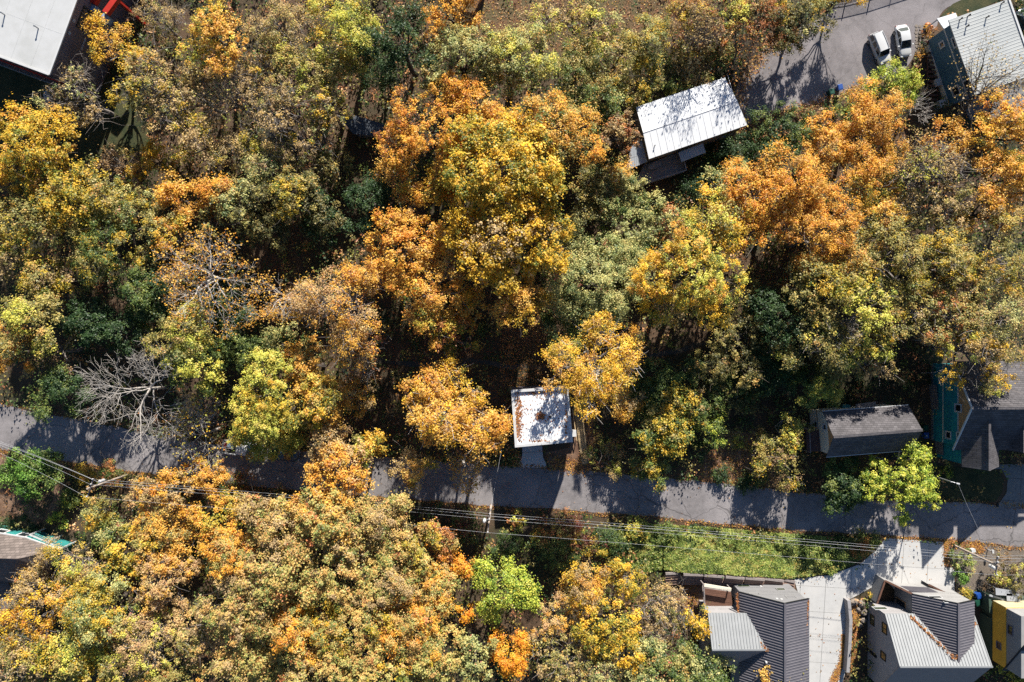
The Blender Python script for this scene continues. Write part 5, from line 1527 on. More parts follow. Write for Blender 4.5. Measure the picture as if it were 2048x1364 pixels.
# ----- upper middle, clearing and white roofed house
T(1180, 60, 66, 10, 'lime+tan', .4, .5, 'thin pale yellow green tree with dark trunk over the dry clearing', group=U, pale='bark')
T(1090, 40, 50, 10, 'tan+lime', .25, .6, 'sparse pale tree spreading limbs over the dry grass', group=U)
T(1150, 150, 72, 10, 'olive+green', 1.0, .05, 'green olive tree below the thin pale tree', group=U)
T(1230, 130, 66, 8.4, 'olive', .95, .1, 'olive tree below the small golden tree near the clearing', group=U)
T(1300, 85, 48, 8.4, 'gold_green', 1.05, 0, 'small golden tree above the long white roofed house', group=U)
T(1300, 165, 58, 5, 'olive+green', .95, .1, 'low olive tree beside the top edge of the white roof', group=U)
T(1390, 120, 58, 5, 'olive+tan', .8, .2, 'low mixed olive tree close above the white roof', group=U)
T(1385, 40, 66, 8, 'tan+rust', .7, .3, 'reddish tan tree above the long white roofed house', group=U)
T(1465, 35, 60, 8, 'tan+rust+olive', .8, .2, 'tan and red tree near the asphalt yard', group=U)
T(1450, 110, 36, 6, 'green+olive', .9, .1, 'small green tree at the corner of the asphalt yard', group=U)
T(1535, 34, 60, 8, 'dull_olive+rust', .9, .2, 'drab rust tinted tree at the asphalt yard edge', group=U)
T(1600, 42, 66, 8.4, 'gold_green+dull_olive', .9, .2, 'brown gold tree overhanging the asphalt yard', group=U)
T(1690, -20, 46, 8, 'yellow', .8, .2, 'yellow tree behind the black picket fence', group=U)
T(1240, 265, 46, 11, 'rust+brown', 1.0, .2, 'rust brown tree against the end of the white roofed house', group=U)
T(1205, 200, 52, 9, 'olive+green', 1.0, 0, 'olive green tree above the rust brown tree', group=U)
T(1200, 385, 66, 8, 'dull_olive+olive', .9, .2, 'drab olive tree below the weathered deck', group=U)
T(1240, 345, 30, 7, 'olive+amber', .8, .2, 'small olive amber tree at the corner of the weathered deck', group=U)
T(1440, 366, 42, 7, 'sage', 1.0, .1, 'small sage green tree near the white roofed house', group=U)
T(1475, 290, 42, 5, 'deep_green', 1.0, 0, 'dark evergreen shrub tree against the white roofed house wall', group=U)
T(1560, 268, 56, 7, 'deep_green+green', 1.1, 0, 'glossy dark green tree below the asphalt yard', group=U)
T(1784, 163, 48, 6, 'spring', 1.2, .1, 'yellow green ornamental tree leaning over the white utility vehicle', group=U)
T(1745, 250, 72, 10, 'orange+amber', 1.0, .15, 'orange tree below the blue and green bins', group=U)
T(1650, 300, 64, 10, 'amber+orange', .95, .2, 'amber tree beside the glossy dark green tree', group=U)
T(1590, 370, 88, 12, 'orange+amber', 1.0, .2, 'wide orange tree below the glossy dark green tree', group=U)
T(1500, 400, 78, 12, 'orange', .9, .3, 'orange tree below the small sage tree', group=U)
T(1640, 470, 78, 12, 'orange+amber', .95, .3, 'orange tree adjoining the wide orange tree', group=U)
T(1730, 345, 66, 11, 'amber+orange', .9, .3, 'amber orange tree between the wide orange tree and the grey branches', group=U)
T(1830, 345, 66, 11, 'tan', .25, .8, 'bare grey tree in the gap of the orange trees', group=U)
T(1760, 430, 60, 10, 'amber+olive', .7, .4, 'amber and olive tree below the bare grey tree', group=U)
T(1900, 285, 50, 10, 'amber+orange', .85, .3, 'orange tree below the concrete patio', group=U)
T(2010, 262, 66, 12, 'orange+yellow', 1.0, .2, 'bright orange tree beside the concrete patio', group=U)
T(2010, 355, 66, 12, 'orange+amber', .95, .2, 'orange tree below the bright orange tree', group=U)
T(1975, 425, 54, 11, 'yellow+orange', .9, .2, 'yellow orange tree below the patio trees', group=U)
T(1880, 430, 66, 10, 'tan+olive', .5, .5, 'dull tan tree among the orange trees', group=U)
bare_tree(1405, 62, 70, 14, 'slender nearly leafless tree whose limbs shade the long white roof', 5, 71, 'tan', .08, U, pal='bark')
bare_tree(1495, 95, 56, 12, 'dark limbed bare tree at the shaded corner of the asphalt yard', 5, 72, 'rust', .1, U, pal='bark')
bare_tree(1985, 165, 95, 15, 'tall dark limbed bare tree spreading over the ribbed metal roof', 4, 21, 'tan', .05, U, pal='bark', lean=(-1, 4))
bare_tree(1865, 335, 88, 17, 'grey bare tree with long limbs standing above the orange trees', 4, 81, 'tan', .06, U, pal='bark_mid')
bare_tree(445, 185, 70, 15, 'tall grey leafless tree above the twiggy upper wood', 4, 82, 'tan', .08, U, pal='bark_mid')
bare_tree(330, 205, 62, 14, 'grey limbed bare tree beside the sunlit strip of lawn', 4, 83, 'tan', .1, U, pal='bark_mid')
bare_tree(1690, 655, 56, 15, 'pale branched bare tree among the olive trees above the cream gable house', 4, 84, 'olive', .1, U)
bare_tree(2000, 630, 66, 16, 'pale branched bare tree above the teal dormer house', 4, 85, 'olive', .1, U)
bare_tree(1842, 215, 42, 7, 'small grey bare tree beside the dark teal house', 4, 22, None, 0, U)
# ----- left middle
T(230, 490, 88, 11, 'gold_green+green', 1.0, .1, 'green gold tree beside the bare limbed orange tree', group=U)
T(95, 560, 58, 10, 'gold_green+tan', .8, .2, 'gold olive tree in the shaded wood', group=U)
T(20, 520, 50, 10, 'olive+tan', .6, .4, 'thin olive tree at the shaded wood edge', group=U)
bare_tree(395, 515, 104, 20, 'orange tree half bare with pale twisting limbs', 5, 33, 'orange+amber', .22, U, lean=(2, 2))
T(345, 480, 46, 11, 'orange', .8, .3, 'orange tree leaning against the pale twisting limbs', group=U)
T(60, 640, 66, 12, 'olive+lime', .9, .2, 'yellow olive tree above the bend of the road', group=U)
T(10, 705, 56, 11, 'amber+orange', 1.0, .1, 'amber tree near the end of the road', group=U)
T(100, 700, 48, 9, 'brown+dull_olive', .7, .3, 'brown scrubby tree near the amber tree', group=U)
T(290, 590, 58, 9, 'deep_green+green', 1.0, 0, 'dark green tree in the shaded wood', group=U)
T(450, 600, 56, 7, 'deep_green', 1.0, 0, 'very dark green tree below the pale twisting limbs', group=U)
T(180, 640, 52, 10, 'deep_green', .9, 0, 'dark green low tree near the yellow olive tree', group=U)
T(120, 775, 54, 9, 'deep_green+green', 1.0, 0, 'dark green low tree on the road verge by the bend', group=U)
T(240, 660, 46, 9, 'deep_green', .9, 0, 'dark green low tree above the white bare tree', group=U)
T(375, 665, 60, 11, 'lime+olive', .95, .1, 'yellow green tree above the white bare tree', group=U)
T(300, 625, 40, 7, 'green', 1.0, 0, 'mid green tree between the dark low trees', group=U)
T(395, 725, 60, 11, 'lime+green', .95, .1, 'yellow green tree beside the white bare tree', group=U)
T(465, 690, 52, 7, 'green+deep_green', 1.0, 0, 'green tree between the two yellow green trees', group=U)
bare_tree(248, 785, 114, 15, 'white leafless tree fanning its branches beside the road', 5, 44, None, 0, R_)
bare_tree(395, 870, 66, 10, 'grey bare roadside tree with a few yellow leaves', 5, 47, 'yellow+lime', .12, R_)
T(545, 790, 88, 11, 'lime', 1.15, .05, 'bright yellow green tree reaching over the pickup truck', group=R_)
T(505, 862, 54, 7, 'lime+yellow', 1.0, .1, 'yellow tree right above the pickup truck', group=R_)
T(575, 870, 54, 8, 'lime', 1.0, .1, 'yellow green tree over the blue grey car', group=R_)
T(640, 810, 60, 10, 'olive+amber', .9, .2, 'olive amber tree beside the bright yellow green tree', group=R_)
T(620, 735, 60, 9, 'amber+olive', .9, .2, 'amber olive tree above the bright yellow green tree', group=R_)
T(555, 690, 42, 8, 'green+sage', 1.0, 0, 'pale green tree above the bright yellow green tree', group=U)
T(700, 790, 50, 8, 'amber+tan', .7, .4, 'thin amber tree at the shaded plot', group=R_)
bare_tree(552, 595, 58, 17, 'slim orange leaved tree with bent pale limbs', 4, 52, 'amber', .30, U)
T(690, 605, 84, 14, 'orange+pink_tan', .6, .6, 'half bare orange tree with grey limbs above the shaded plot', group=U)
T(720, 690, 56, 10, 'rust+tan', .3, .8, 'bare limbed rusty tree hanging into the shaded plot', group=U)
T(805, 500, 74, 14, 'orange', .9, .25, 'orange tree at the shoulder of the golden tree', group=U)
T(740, 550, 46, 13, 'orange+amber', .8, .4, 'orange tree above the half bare orange tree', group=U)
T(860, 590, 72, 13, 'orange+amber', .85, .3, 'orange tree at the head of the shaded plot', group=U)
T(900, 660, 56, 11, 'rust+orange', .75, .3, 'dark rusty orange tree inside the shaded plot', group=U)
T(930, 610, 40, 11, 'amber+yellow', .8, .2, 'amber tree beside the golden yellow tree', group=U)
T(1000, 480, 104, 16, 'yellow', 1.1, .05, 'large bright yellow tree joined below the huge golden green tree', group=U, leaf=.3)
T(1090, 480, 66, 15, 'yellow', 1.0, .1, 'bright yellow tree between the large yellow tree and the sage tree', group=U)
T(1045, 600, 52, 13, 'yellow+amber', .95, .2, 'yellow tree hanging over the brown leaf covered gap', group=U)
T(920, 480, 60, 14, 'yellow+orange', .9, .2, 'yellow orange tree at the side of the large yellow tree', group=U)
T(1190, 560, 108, 11.5, 'sage', 1.25, 0, 'broad pale sage green tree with reddish tips', group=U, leaf=.3, zc=7.5)
T(1150, 640, 64, 8, 'sage+green', 1.1, 0, 'sage green tree below the broad sage tree', group=U)
T(1265, 452, 84, 8.4, 'sage+sage+green', 1.25, 0, 'grey green tree behind the broad sage tree', group=U)
T(1340, 440, 40, 8, 'sage+rust', .9, .2, 'small sage and rust tree near the orange trees', group=U)
T(1390, 540, 104, 15, 'yellow+lime+gold_green', 1.05, .1, 'large yellow green tree beyond the broad sage tree', group=U)
T(1430, 450, 66, 13, 'lime+yellow', 1.0, .1, 'lime yellow tree under the orange trees', group=U)
T(1340, 610, 50, 12, 'yellow+lime', .9, .2, 'yellow tree at the flank of the large yellow green tree', group=U)
T(1188, 742, 90, 20, 'amber+yellow', .7, .35, 'open amber tree with pale trunk above the flat roofed house', group=R_, pale='bark_pale', zc=15.5, thick=3.6)
T(1125, 735, 44, 11, 'amber+yellow', .7, .3, 'small amber tree behind the flat roofed house', group=R_)
T(1250, 690, 40, 8, 'orange', .7, .4, 'orange tree top beside the open amber tree', group=R_)
T(1250, 806, 36, 8, 'amber+orange', .7, .3, 'amber tree beside the timber walkway', group=R_)
T(890, 830, 92, 13, 'amber+yellow', .75, .4, 'broad amber tree filling the front of the shaded plot', group=R_, pale='bark_pale')
T(965, 850, 60, 12, 'amber+orange', .75, .4, 'amber tree brushing the flat roofed house', group=R_)
T(865, 770, 44, 11, 'orange+amber', .8, .2, 'orange tree top at the back of the broad amber tree', group=R_)
T(830, 940, 42, 9, 'amber+tan', .7, .3, 'amber bough tree leaning out over the shaded road', group=R_)
bare_tree(925, 925, 42, 10, 'pale branch tipped tree reaching over the shaded road', 4, 61, 'amber', .4, R_)
T(680, 935, 66, 10, 'orange+pink_tan', .95, .2, 'orange tree leaning over the road beyond the blue grey car', group=R_)
T(735, 895, 36, 9, 'lime+yellow', .85, .2, 'small yellow green tree beside the leaning orange tree', group=R_)
T(655, 880, 46, 9, 'pink_tan+amber', .8, .3, 'pinkish amber tree above the leaning orange tree', group=R_)
# ----- right middle
T(1335, 850, 70, 8.4, 'gold_green+olive+green', 1.0, .1, 'gold green tree between the flat roofed house and the bare earth', group=R_)
T(1300, 930, 40, 6, 'gold_green+green+olive', .95, .2, 'gold olive tree hanging over the road', group=R_)
T(1390, 815, 44, 6, 'amber+green', .9, .1, 'amber topped green tree above the bare earth', group=R_)
T(1425, 855, 38, 4, 'green+spring', 1.0, 0, 'small green tree at the edge of the bare earth', group=R_)
T(1335, 760, 56, 7, 'deep_green+green', 1.0, 0, 'dark green tree above the gold green tree', group=U)
T(1285, 800, 40, 6, 'green', 1.0, 0, 'green tree beside the open amber tree', group=U)
T(1480, 670, 90, 8, 'dull_olive+olive', .95, .15, 'dusky olive tree near the creek', group=U)
T(1470, 765, 70, 5, 'green+dull_olive', 1.0, .05, 'dusky green tree above the bare earth', group=U)
T(1570, 640, 66, 9, 'deep_green', 1.05, 0, 'dark green tree in the wood above the cream gable house', group=U)
T(1560, 740, 60, 7, 'deep_green', 1.0, 0, 'dark green tree below the other dark tree near the cream gable house', group=U)
T(1640, 570, 70, 12, 'olive', .95, .2, 'olive tree below the orange trees', group=U)
T(1720, 620, 86, 12, 'olive+lime', .9, .3, 'broad olive tree in the wood above the cream gable house', group=U)
T(1620, 680, 60, 10, 'olive+dull_olive', .9, .3, 'olive tree beside the dark green tree', group=U)
T(1700, 520, 60, 11, 'olive+amber', .85, .3, 'amber olive tree below the adjoining orange tree', group=U)
T(1800, 520, 76, 12, 'olive', .9, .3, 'olive tree in the middle of the far wood', group=U)
T(1890, 530, 76, 12, 'olive+gold_green', .9, .3, 'gold olive tree in the far wood', group=U)
T(1980, 520, 76, 12, 'olive+gold_green', .9, .3, 'gold olive tree below the yellow orange tree', group=U)
T(1820, 620, 66, 11, 'olive+tan', .7, .4, 'thin olive tree above the weathered board fence', group=U)
T(1900, 630, 66, 11, 'olive+rust', .75, .4, 'olive rust tree above the teal dormer house', group=U)
T(1990, 640, 80, 12, 'olive+tan', .6, .6, 'twiggy olive tree above the teal dormer house', group=U)
T(1955, 700, 74, 12, 'lime+yellow+tan', .7, .5, 'thin yellow tree spreading over the corner of the teal dormer house', group=U)
T(1720, 700, 60, 9, 'olive+tan', .7, .4, 'thin olive tree above the lean-to', group=U)
T(1630, 775, 52, 8, 'green+lime', 1.0, .05, 'fresh green tree above the cream gable house', group=R_)
T(1660, 740, 44, 8, 'olive', .9, .2, 'small olive tree above the fresh green tree', group=U)
T(1555, 920, 50, 6, 'olive+brown', .8, .4, 'brown olive tree standing at the road edge by the bare earth', group=R_)
T(1575, 870, 44, 6, 'olive+lime', .8, .3, 'olive tree beside the red brown side porch', group=R_)
T(1690, 968, 58, 6, 'deep_green+green', 1.5, 0, 'dark round roadside tree below the cream gable house', group=R_)
T(1812, 962, 76, 9.5, 'spring', 1.1, 0, 'bright green roadside tree beside the street lamp', group=R_, zc=6)
# ----- below the road
T(66, 938, 62, 6.5, 'grass_green+green', 1.8, 0, 'round bright green tree beside the dirt path', group=LO, leaf=.24)
T(350, 985, 56, 8, 'orange+amber', .95, .15, 'orange tree on the verge below the white bare tree', group=LO)
T(300, 992, 44, 6.5, 'orange+pink_tan', .9, .2, 'orange tree beside the utility pole', group=LO)
T(415, 955, 44, 8, 'orange+amber', .9, .2, 'orange tree at the road edge below the pickup', group=LO)
T(430, 1040, 62, 9, 'amber+orange', .95, .2, 'amber orange tree beside the great maple canopy', group=LO)
T(330, 1060, 60, 8, 'amber+olive', .9, .2, 'amber olive tree below the verge orange trees', group=LO)
T(195, 1025, 38, 6, 'gold_green+olive', 1.0, .1, 'olive gold tree under the crossarm of the utility pole', group=LO)
T(215, 1070, 40, 6, 'green+sage', 1.0, 0, 'blue green tree below the olive gold tree', group=LO)
T(255, 1105, 58, 8, 'gold_green', 1.0, .1, 'gold green tree below the blue green tree', group=LO)
T(150, 1130, 60, 8, 'gold_green+tan', .6, .5, 'thin gold tree beside the brown roofed house', group=LO)
T(75, 1205, 82, 9, 'yellow+tan', .65, .5, 'thin yellow tree below the brown roofed house', group=LO)
T(190, 1225, 86, 11, 'gold_green', 1.1, .05, 'dense gold green tree between the thin yellow tree and the maples', group=LO)
T(150, 1310, 66, 10, 'gold_green+lime', 1.0, .1, 'gold green tree below the dense gold green tree', group=LO)
T(50, 1320, 70, 9, 'tan+olive', .7, .4, 'dull tan tree below the thin yellow tree', group=LO)
T(330, 1160, 76, 10, 'amber+pink_tan', .85, .3, 'pinkish amber tree beside the maples', group=LO)
T(290, 1280, 76, 10, 'tan+pink_tan', .6, .6, 'twiggy tan tree beside the maples', group=LO)
T(390, 1270, 62, 10, 'pink_tan+olive', .7, .4, 'pinkish olive tree beside the maples', group=LO)
T(230, 1350, 60, 9, 'gold_green+olive', .9, .2, 'gold olive tree below the twiggy tan tree', group=LO)
T(340, 1355, 60, 9, 'maple+olive', .9, .2, 'olive orange tree below the twiggy tan tree', group=LO)
mp = 'tawny orange and green maple in the large canopy below the road'
for i, (x, y, r) in enumerate(((480, 1110, 72), (560, 1050, 78), (660, 1040, 82), (760, 1040, 66), (820, 1095, 62), (560, 1150, 92), (680, 1140, 98), (790, 1160, 86), (480, 1210, 76),
                               (590, 1250, 92), (710, 1250, 92), (830, 1240, 78), (500, 1310, 76), (620, 1345, 80), (740, 1340, 78), (870, 1170, 56), (860, 1310, 70))):
    tree(x, y, r, 13 + (i % 3), 'maple', 1.25, 0.05, mp, name='maple_tree', group='maples in the large canopy', leaf=.29)
T(880, 1085, 46, 10, 'rust+maple', .9, .3, 'reddish maple at the rim of the large canopy', group=LO)
T(922, 1130, 34, 8, 'blaze+orange', .9, .2, 'narrow blazing orange tree at the rim of the large canopy', group=LO)
T(935, 1225, 26, 7, 'blaze', .9, .1, 'small blazing orange tree below the narrow one', group=LO)
T(1005, 1175, 70, 9, 'spring', 1.1, 0, 'fresh yellow green tree below the middle utility pole', group=LO)
T(1020, 1310, 50, 9, 'blaze', 1.15, 0, 'blazing orange tree below the fresh yellow green tree', group=LO)
T(950, 1310, 54, 9, 'sage+olive', 1.0, .1, 'sage tree next to the blazing orange tree', group=LO)
T(1110, 1240, 48, 8, 'pink_tan', .8, .4, 'pinkish tan tree beside the golden tree', group=LO)
T(1165, 1175, 56, 9, 'yellow+amber', .9, .2, 'golden tree near the green bank', group=LO)
T(1250, 1165, 50, 8, 'yellow+gold_green', .85, .3, 'gold tree at the end of the timber bank wall', group=LO)
T(1225, 1255, 76, 10, 'gold_green+yellow', .95, .2, 'broad gold tree below the green bank', group=LO)
T(1120, 1325, 76, 9, 'tan+olive', .6, .6, 'grey tan twiggy tree beside the blazing orange tree', group=LO)
T(1210, 1340, 64, 9, 'olive+tan', .8, .4, 'olive tan tree below the broad gold tree', group=LO)
T(1320, 1335, 84, 10, 'green+olive+sage', 1.05, .1, 'grey green tree against the angular house wing', group=LO)
T(1415, 1345, 56, 9, 'green+sage', 1.05, .1, 'grey green tree touching the dark ribbed roof', group=LO)
T(1330, 1220, 62, 8, 'tan', .3, .8, 'bare grey tree beside the boarded deck', group=LO)
T(1400, 1250, 36, 8, 'yellow+gold_green', .6, .4, 'thin yellow tree against the boarded deck', group=LO)
T(1565, 1352, 50, 9, 'gold_green+amber', .9, .1, 'amber green tree growing up in front of the dark ribbed roof', group=LO)
T(2038, 1140, 46, 4, 'brown+dull_olive', .9, .4, 'brown leaved tree beside the utility pole near the forecourt', group=LO)
T(2040, 1345, 40, 5, 'gold_green+lime', .9, .1, 'yellow green tree below the yellow house', group=LO)

# ----- shrubs one can pick out
SG = 'verge shrubs'
for x, y, r, h, t_, d, lab in (
    (1140, 1048, 34, 2.2, 'maroon+rust', 1.0, 'maroon shrub on the verge below the road'),
    (1090, 1060, 34, 2.0, 'rust+green', .9, 'rusty green shrub beside the maroon shrub'),
    (1180, 1085, 36, 2.2, 'gold_green+maroon', 1.0, 'gold shrub behind the maroon shrub'),
    (1030, 1040, 26, 1.8, 'lime+rust', .9, 'yellowish shrub under the power lines near the middle pole'),
    (1010, 1085, 36, 2.2, 'green+deep_green', 1.0, 'green shrub above the fresh yellow green tree'),
    (1110, 1110, 40, 2.4, 'green', 1.0, 'dark green shrub patch beside the golden tree'),
    (930, 1050, 32, 2.0, 'maroon+green', .9, 'reddish shrub beside the large maple canopy'),
    (1230, 1085, 42, 2.3, 'deep_green+green', 1.1, 'dark green shrub at the shaded end of the green bank'),
    (1270, 1060, 34, 1.8, 'lime+green', 1.0, 'yellow green shrub on the verge by the green bank'),
    (1340, 1062, 28, 1.5, 'green', 1.0, 'green shrub on the sunny verge'),
    (1460, 1085, 24, 1.3, 'kudzu', 1.1, 'rounded yellow green shrub on the bank'),
    (1580, 1085, 26, 1.4, 'kudzu+green', 1.1, 'green shrub on the bank near the forecourt'),
    (1625, 1100, 30, 1.6, 'kudzu+green', 1.1, 'rounded green shrub where the bank meets the forecourt'),
    (1680, 1098, 34, 1.6, 'green+deep_green', 1.1, 'dark green shrub beside the forecourt'),
    (1728, 1090, 30, 1.4, 'green+rust', 1.0, 'green and rust shrub at the forecourt corner'),
    (1655, 1128, 20, 1.0, 'kudzu', 1.0, 'small green shrub at the forecourt edge'),
    (1930, 1120, 26, 1.6, 'green+kudzu', 1.0, 'green shrub in the planting strip beside the forecourt'),
    (1922, 1155, 20, 1.3, 'grass_green', 1.0, 'fresh green shrub in the planting strip'),
    (1940, 1145, 12, 1.0, 'sage', 1.1, 'pale blue green shrub in the planting strip'),
    (1925, 1185, 22, 1.0, 'gold_green+kudzu', .9, 'yellowish shrub in the planting strip by the angular house'),
    (1742, 1192, 12, .9, 'gold_green', 1.0, 'small golden shrub behind the slanted screen wall'),
    (1220, 920, 44, 3.0, 'tan+olive', .4, 'grey twiggy shrub by the road near the timber walkway'),
    (1180, 905, 24, 1.8, 'tan+green', .5, 'small twiggy shrub beside the timber walkway'),
    (1500, 965, 34, 1.8, 'green+deep_green', 1.0, 'green shrub on the road edge below the bare earth'),
    (1445, 955, 26, 1.6, 'deep_green', 1.0, 'dark green shrub on the road edge below the bare earth'),
    (1400, 900, 26, 2.0, 'deep_green+green', 1.0, 'dark green shrub between the gold green tree and the bare earth'),
    (1480, 880, 30, 1.2, 'gold_green+tan', .7, 'dry yellowish shrub on the bare earth'),
    (1530, 880, 26, 1.4, 'olive', .8, 'olive shrub at the border of the bare earth'),
    (1890, 945, 22, 1.2, 'deep_green+spring', 1.0, 'dark shrub under the teal dormer house wall'),
    (170, 950, 30, 1.6, 'gold_green+amber', 1.0, 'golden shrub on the verge beside the dirt path'),
    (225, 945, 30, 1.5, 'green+rust', 1.0, 'low green shrub on the verge by the utility pole'),
    (140, 1000, 26, 1.6, 'spring+green', 1.0, 'light green shrub along the dirt path'),
    (120, 1035, 24, 1.5, 'spring', 1.0, 'light green shrub at the end of the dirt path'),
    (25, 1045, 24, 1.6, 'deep_green', 1.1, 'dark green shrub in front of the bright teal wall'),
    (60, 1055, 24, 1.6, 'deep_green', 1.1, 'dark green shrub by the white gutter of the brown roofed house'),
    (480, 985, 44, 2.2, 'green+rust', .9, 'mixed shrub on the shaded verge below the pickup'),
    (560, 1000, 36, 2.0, 'rust+olive', .9, 'rusty shrub on the shaded verge beside the maples'),
    (1855, 85, 14, 1.2, 'deep_green+maroon', 1.0, 'dark potted shrub by the dark teal house'),
    (1858, 60, 16, 1.3, 'rust', .8, 'rust orange shrub among the pumpkins'),
    (1838, 112, 18, 1.2, 'amber+tan', .6, 'dry amber shrub beside the white sedan'),
    (1500, 320, 44, 2.5, 'deep_green', 1.0, 'dark ivy covered shrub below the white roofed house'),
    (1420, 330, 44, 2.2, 'deep_green+green', 1.0, 'green shrub below the white awning'),
    (1380, 375, 40, 2.4, 'deep_green', 1.0, 'dark shrub below the weathered deck'),
    (1620, 240, 34, 1.6, 'litter+green', .9, 'brown green shrub below the asphalt yard'),
    (1700, 215, 30, 1.6, 'spring+green', 1.0, 'green shrub beside the blue bin'),
    (1470, 135, 26, 1.5, 'deep_green', 1.0, 'dark shrub on the leafy edge of the asphalt yard'),
    (1300, 890, 26, 2.2, 'lime+green', 1.0, 'yellow green shrub under the gold green tree'),
    (1990, 1165, 26, 1.5, 'brown', .6, 'brown dry shrub beside the gravel patch'),
):
    shrub(x, y, r, h, t_, d, lab, SG, bare=.3 if d < .65 else 0)

# ------------------------------------------------------------------ ground cover, understorey and fallen leaves (nobody could count these)
def inside(px, py, poly):
    poly = np.array(poly); n = len(poly); res = np.zeros(len(px), bool)
    j = n - 1
    for i in range(n):
        xi, yi = poly[i]; xj, yj = poly[j]
        c = ((yi > py) != (yj > py)) & (px < (xj - xi) * (py - yi) / (yj - yi + 1e-12) + xi)
        res ^= c; j = i
    return res
def gpx(pts3):  # world xy corners back to photo pixels on the ground
    return [(CX + p[0] * F / H, CY - p[1] * F / H) for p in pts3]
KEEP_OUT = [road_poly, drive_up, fore1, fore2, drive_f, [(1045, 890), (1084, 890), (1086, 915), (1100, 938), (1030, 938), (1044, 915)],
            [(-200, 60), (110, 165), (230, 150), (300, 190), (300, 290), (190, 310), (-200, 330)],
            gpx(a2), gpx(b2), gpx(d2_), gpx([(p.x, p.y) for p in dk]), gpx(wc), gpx(we), gpx([(wx, yt), (xr, yt), (xr, yb), (wx, yb)]),
            gpx([(26.5, -34), (39.4, -34), (39.4, -52), (26.5, -52)]), gpx([(50.6, -34.3), (62.7, -34.3), (62.7, -48), (50.6, -48)]),
            gpx([(x0 - 3, yI0 + 1.5), (x0 + 9, yI0 + 1.5), (x0 + 9, yI1), (x0 - 3, yI1)]), gpx([(p.x, p.y) for p in je]), gpx([(p.x, p.y) for p in q]),
            [(2003, 938), (2170, 925), (2170, 1030), (1990, 1011)], [(1905, 8), (1985, -30), (2000, 0), (1935, 30), (1880, 33)],
            [(118, 915), (134, 924), (128, 970), (118, 1015), (96, 1050), (84, 1046), (106, 1000), (112, 960)], cr_a + cr_b,
            [(1826, 45), (1866, 45), (1872, 115), (1866, 205), (1846, 205), (1836, 112)],
            [(1925, 205), (2020, 168), (2060, 150), (2090, 190), (2030, 236), (1938, 240)], [(1840, 830), (1870, 830), (1878, 910), (1845, 910)],
            [(1145, 800), (1182, 800), (1190, 945), (1100, 938), (1090, 900)], [(1325, 1138), (1590, 1155), (1590, 1180), (1325, 1180)],
            [(1890, 1084), (2080, 1098), (2090, 1200), (1912, 1200)]]
THIN = [[(890, -60), (1400, -60), (1380, 60), (1180, 110), (1000, 90), (900, 60)], [(1420, 860), (1540, 868), (1560, 900), (1545, 950), (1560, 976), (1400, 962), (1380, 930)],
        [(1000, 590), (1110, 590), (1110, 780), (1000, 770)], [(-80, 890), (10, 905), (22, 960), (50, 1000), (92, 1040), (60, 1058), (0, 1048), (-80, 1040)],
        [(1830, 925), (1925, 935), (1995, 940), (2008, 960), (2004, 985), (1990, 1004), (1880, 999), (1800, 998)], [(1326, 1150), (1470, 1162), (1470, 1260), (1400, 1240), (1330, 1190)]]
def free(px, py):
    ok = np.ones(len(px), bool)
    for p_ in KEEP_OUT: ok &= ~inside(px, py, p_)
    return ok
g_ = np.random.default_rng(77)
# understorey
nclump = 12000
cxp = g_.uniform(-120, 2168, nclump); cyp = g_.uniform(-100, 1464, nclump)
ok = free(cxp, cyp)
for p_ in THIN: ok &= ~(inside(cxp, cyp, p_) & (g_.random(nclump) < .9))
KUD = [(1215, 1050), (1255, 1045), (1400, 1052), (1560, 1066), (1700, 1075), (1762, 1080), (1735, 1108), (1690, 1135), (1640, 1148), (1588, 1154), (1520, 1145), (1440, 1138), (1330, 1136), (1270, 1150), (1225, 1110)]
ok &= ~(inside(cxp, cyp, KUD) & (cxp > 1290))
cxp, cyp = cxp[ok], cyp[ok]
nclump = len(cxp)
kp = H / F
wxy = np.stack([(cxp - CX) * kp, (CY - cyp) * kp], 1)
per = 17
ci = np.repeat(np.arange(nclump), per)
hh = g_.uniform(.2, 2.2, nclump)[ci]
off = g_.normal(size=(len(ci), 2)) * .42
C = np.stack([wxy[ci, 0] + off[:, 0], wxy[ci, 1] + off[:, 1], np.abs(g_.normal(size=len(ci))) * .35 + hh * g_.uniform(.3, 1, len(ci))], 1)
Nn = np.array([0, .15, .8]) + g_.normal(size=(len(ci), 3)) * .5
cols = pick_cols(g_, 'deep_green+green+olive+dull_olive+litter', len(ci), ci)
pxl = CX + C[:, 0] / kp; pyl = CY - C[:, 1] / kp
kk = free(pxl, pyl)
o = leaf_mesh('undergrowth', C[kk], Nn[kk], .26 * g_.uniform(.6, 1.3, kk.sum()), cols[kk], None, (0, 0, 0), rng=g_)
tag(o, 'low brush and saplings covering the floor of the wood', 'undergrowth', kind='stuff')
# green vines over the bank
nK = 150000
bx, by = g_.uniform(1205, 1770, nK), g_.uniform(1040, 1162, nK)
m = inside(bx, by, KUD) & (g_.random(nK) < np.clip((bx - 1200) / 150, .1, 1) * (.75 + .25 * np.sin(bx * .05) * np.sin(by * .08))); bx, by = bx[m], by[m]
lump = .22 * (np.sin(bx * .11 + np.sin(by * .09) * 2) * np.sin(by * .17 + np.cos(bx * .05) * 2) + 1)
C = np.stack([(bx - CX) * kp, (CY - by) * kp, bank_z(bx, by) + .08 + lump * g_.uniform(.4, 1, len(bx))], 1)
Nn = np.array([0, .2, .8]) + g_.normal(size=(len(bx), 3)) * .45
wx_ = bx + 9 * np.sin(by * .21 + bx * .03) + 6 * np.sin(bx * .13 + by * .4) + g_.normal(0, 4, len(bx)); wy_ = by + 8 * np.sin(bx * .17) + g_.normal(0, 4, len(bx))
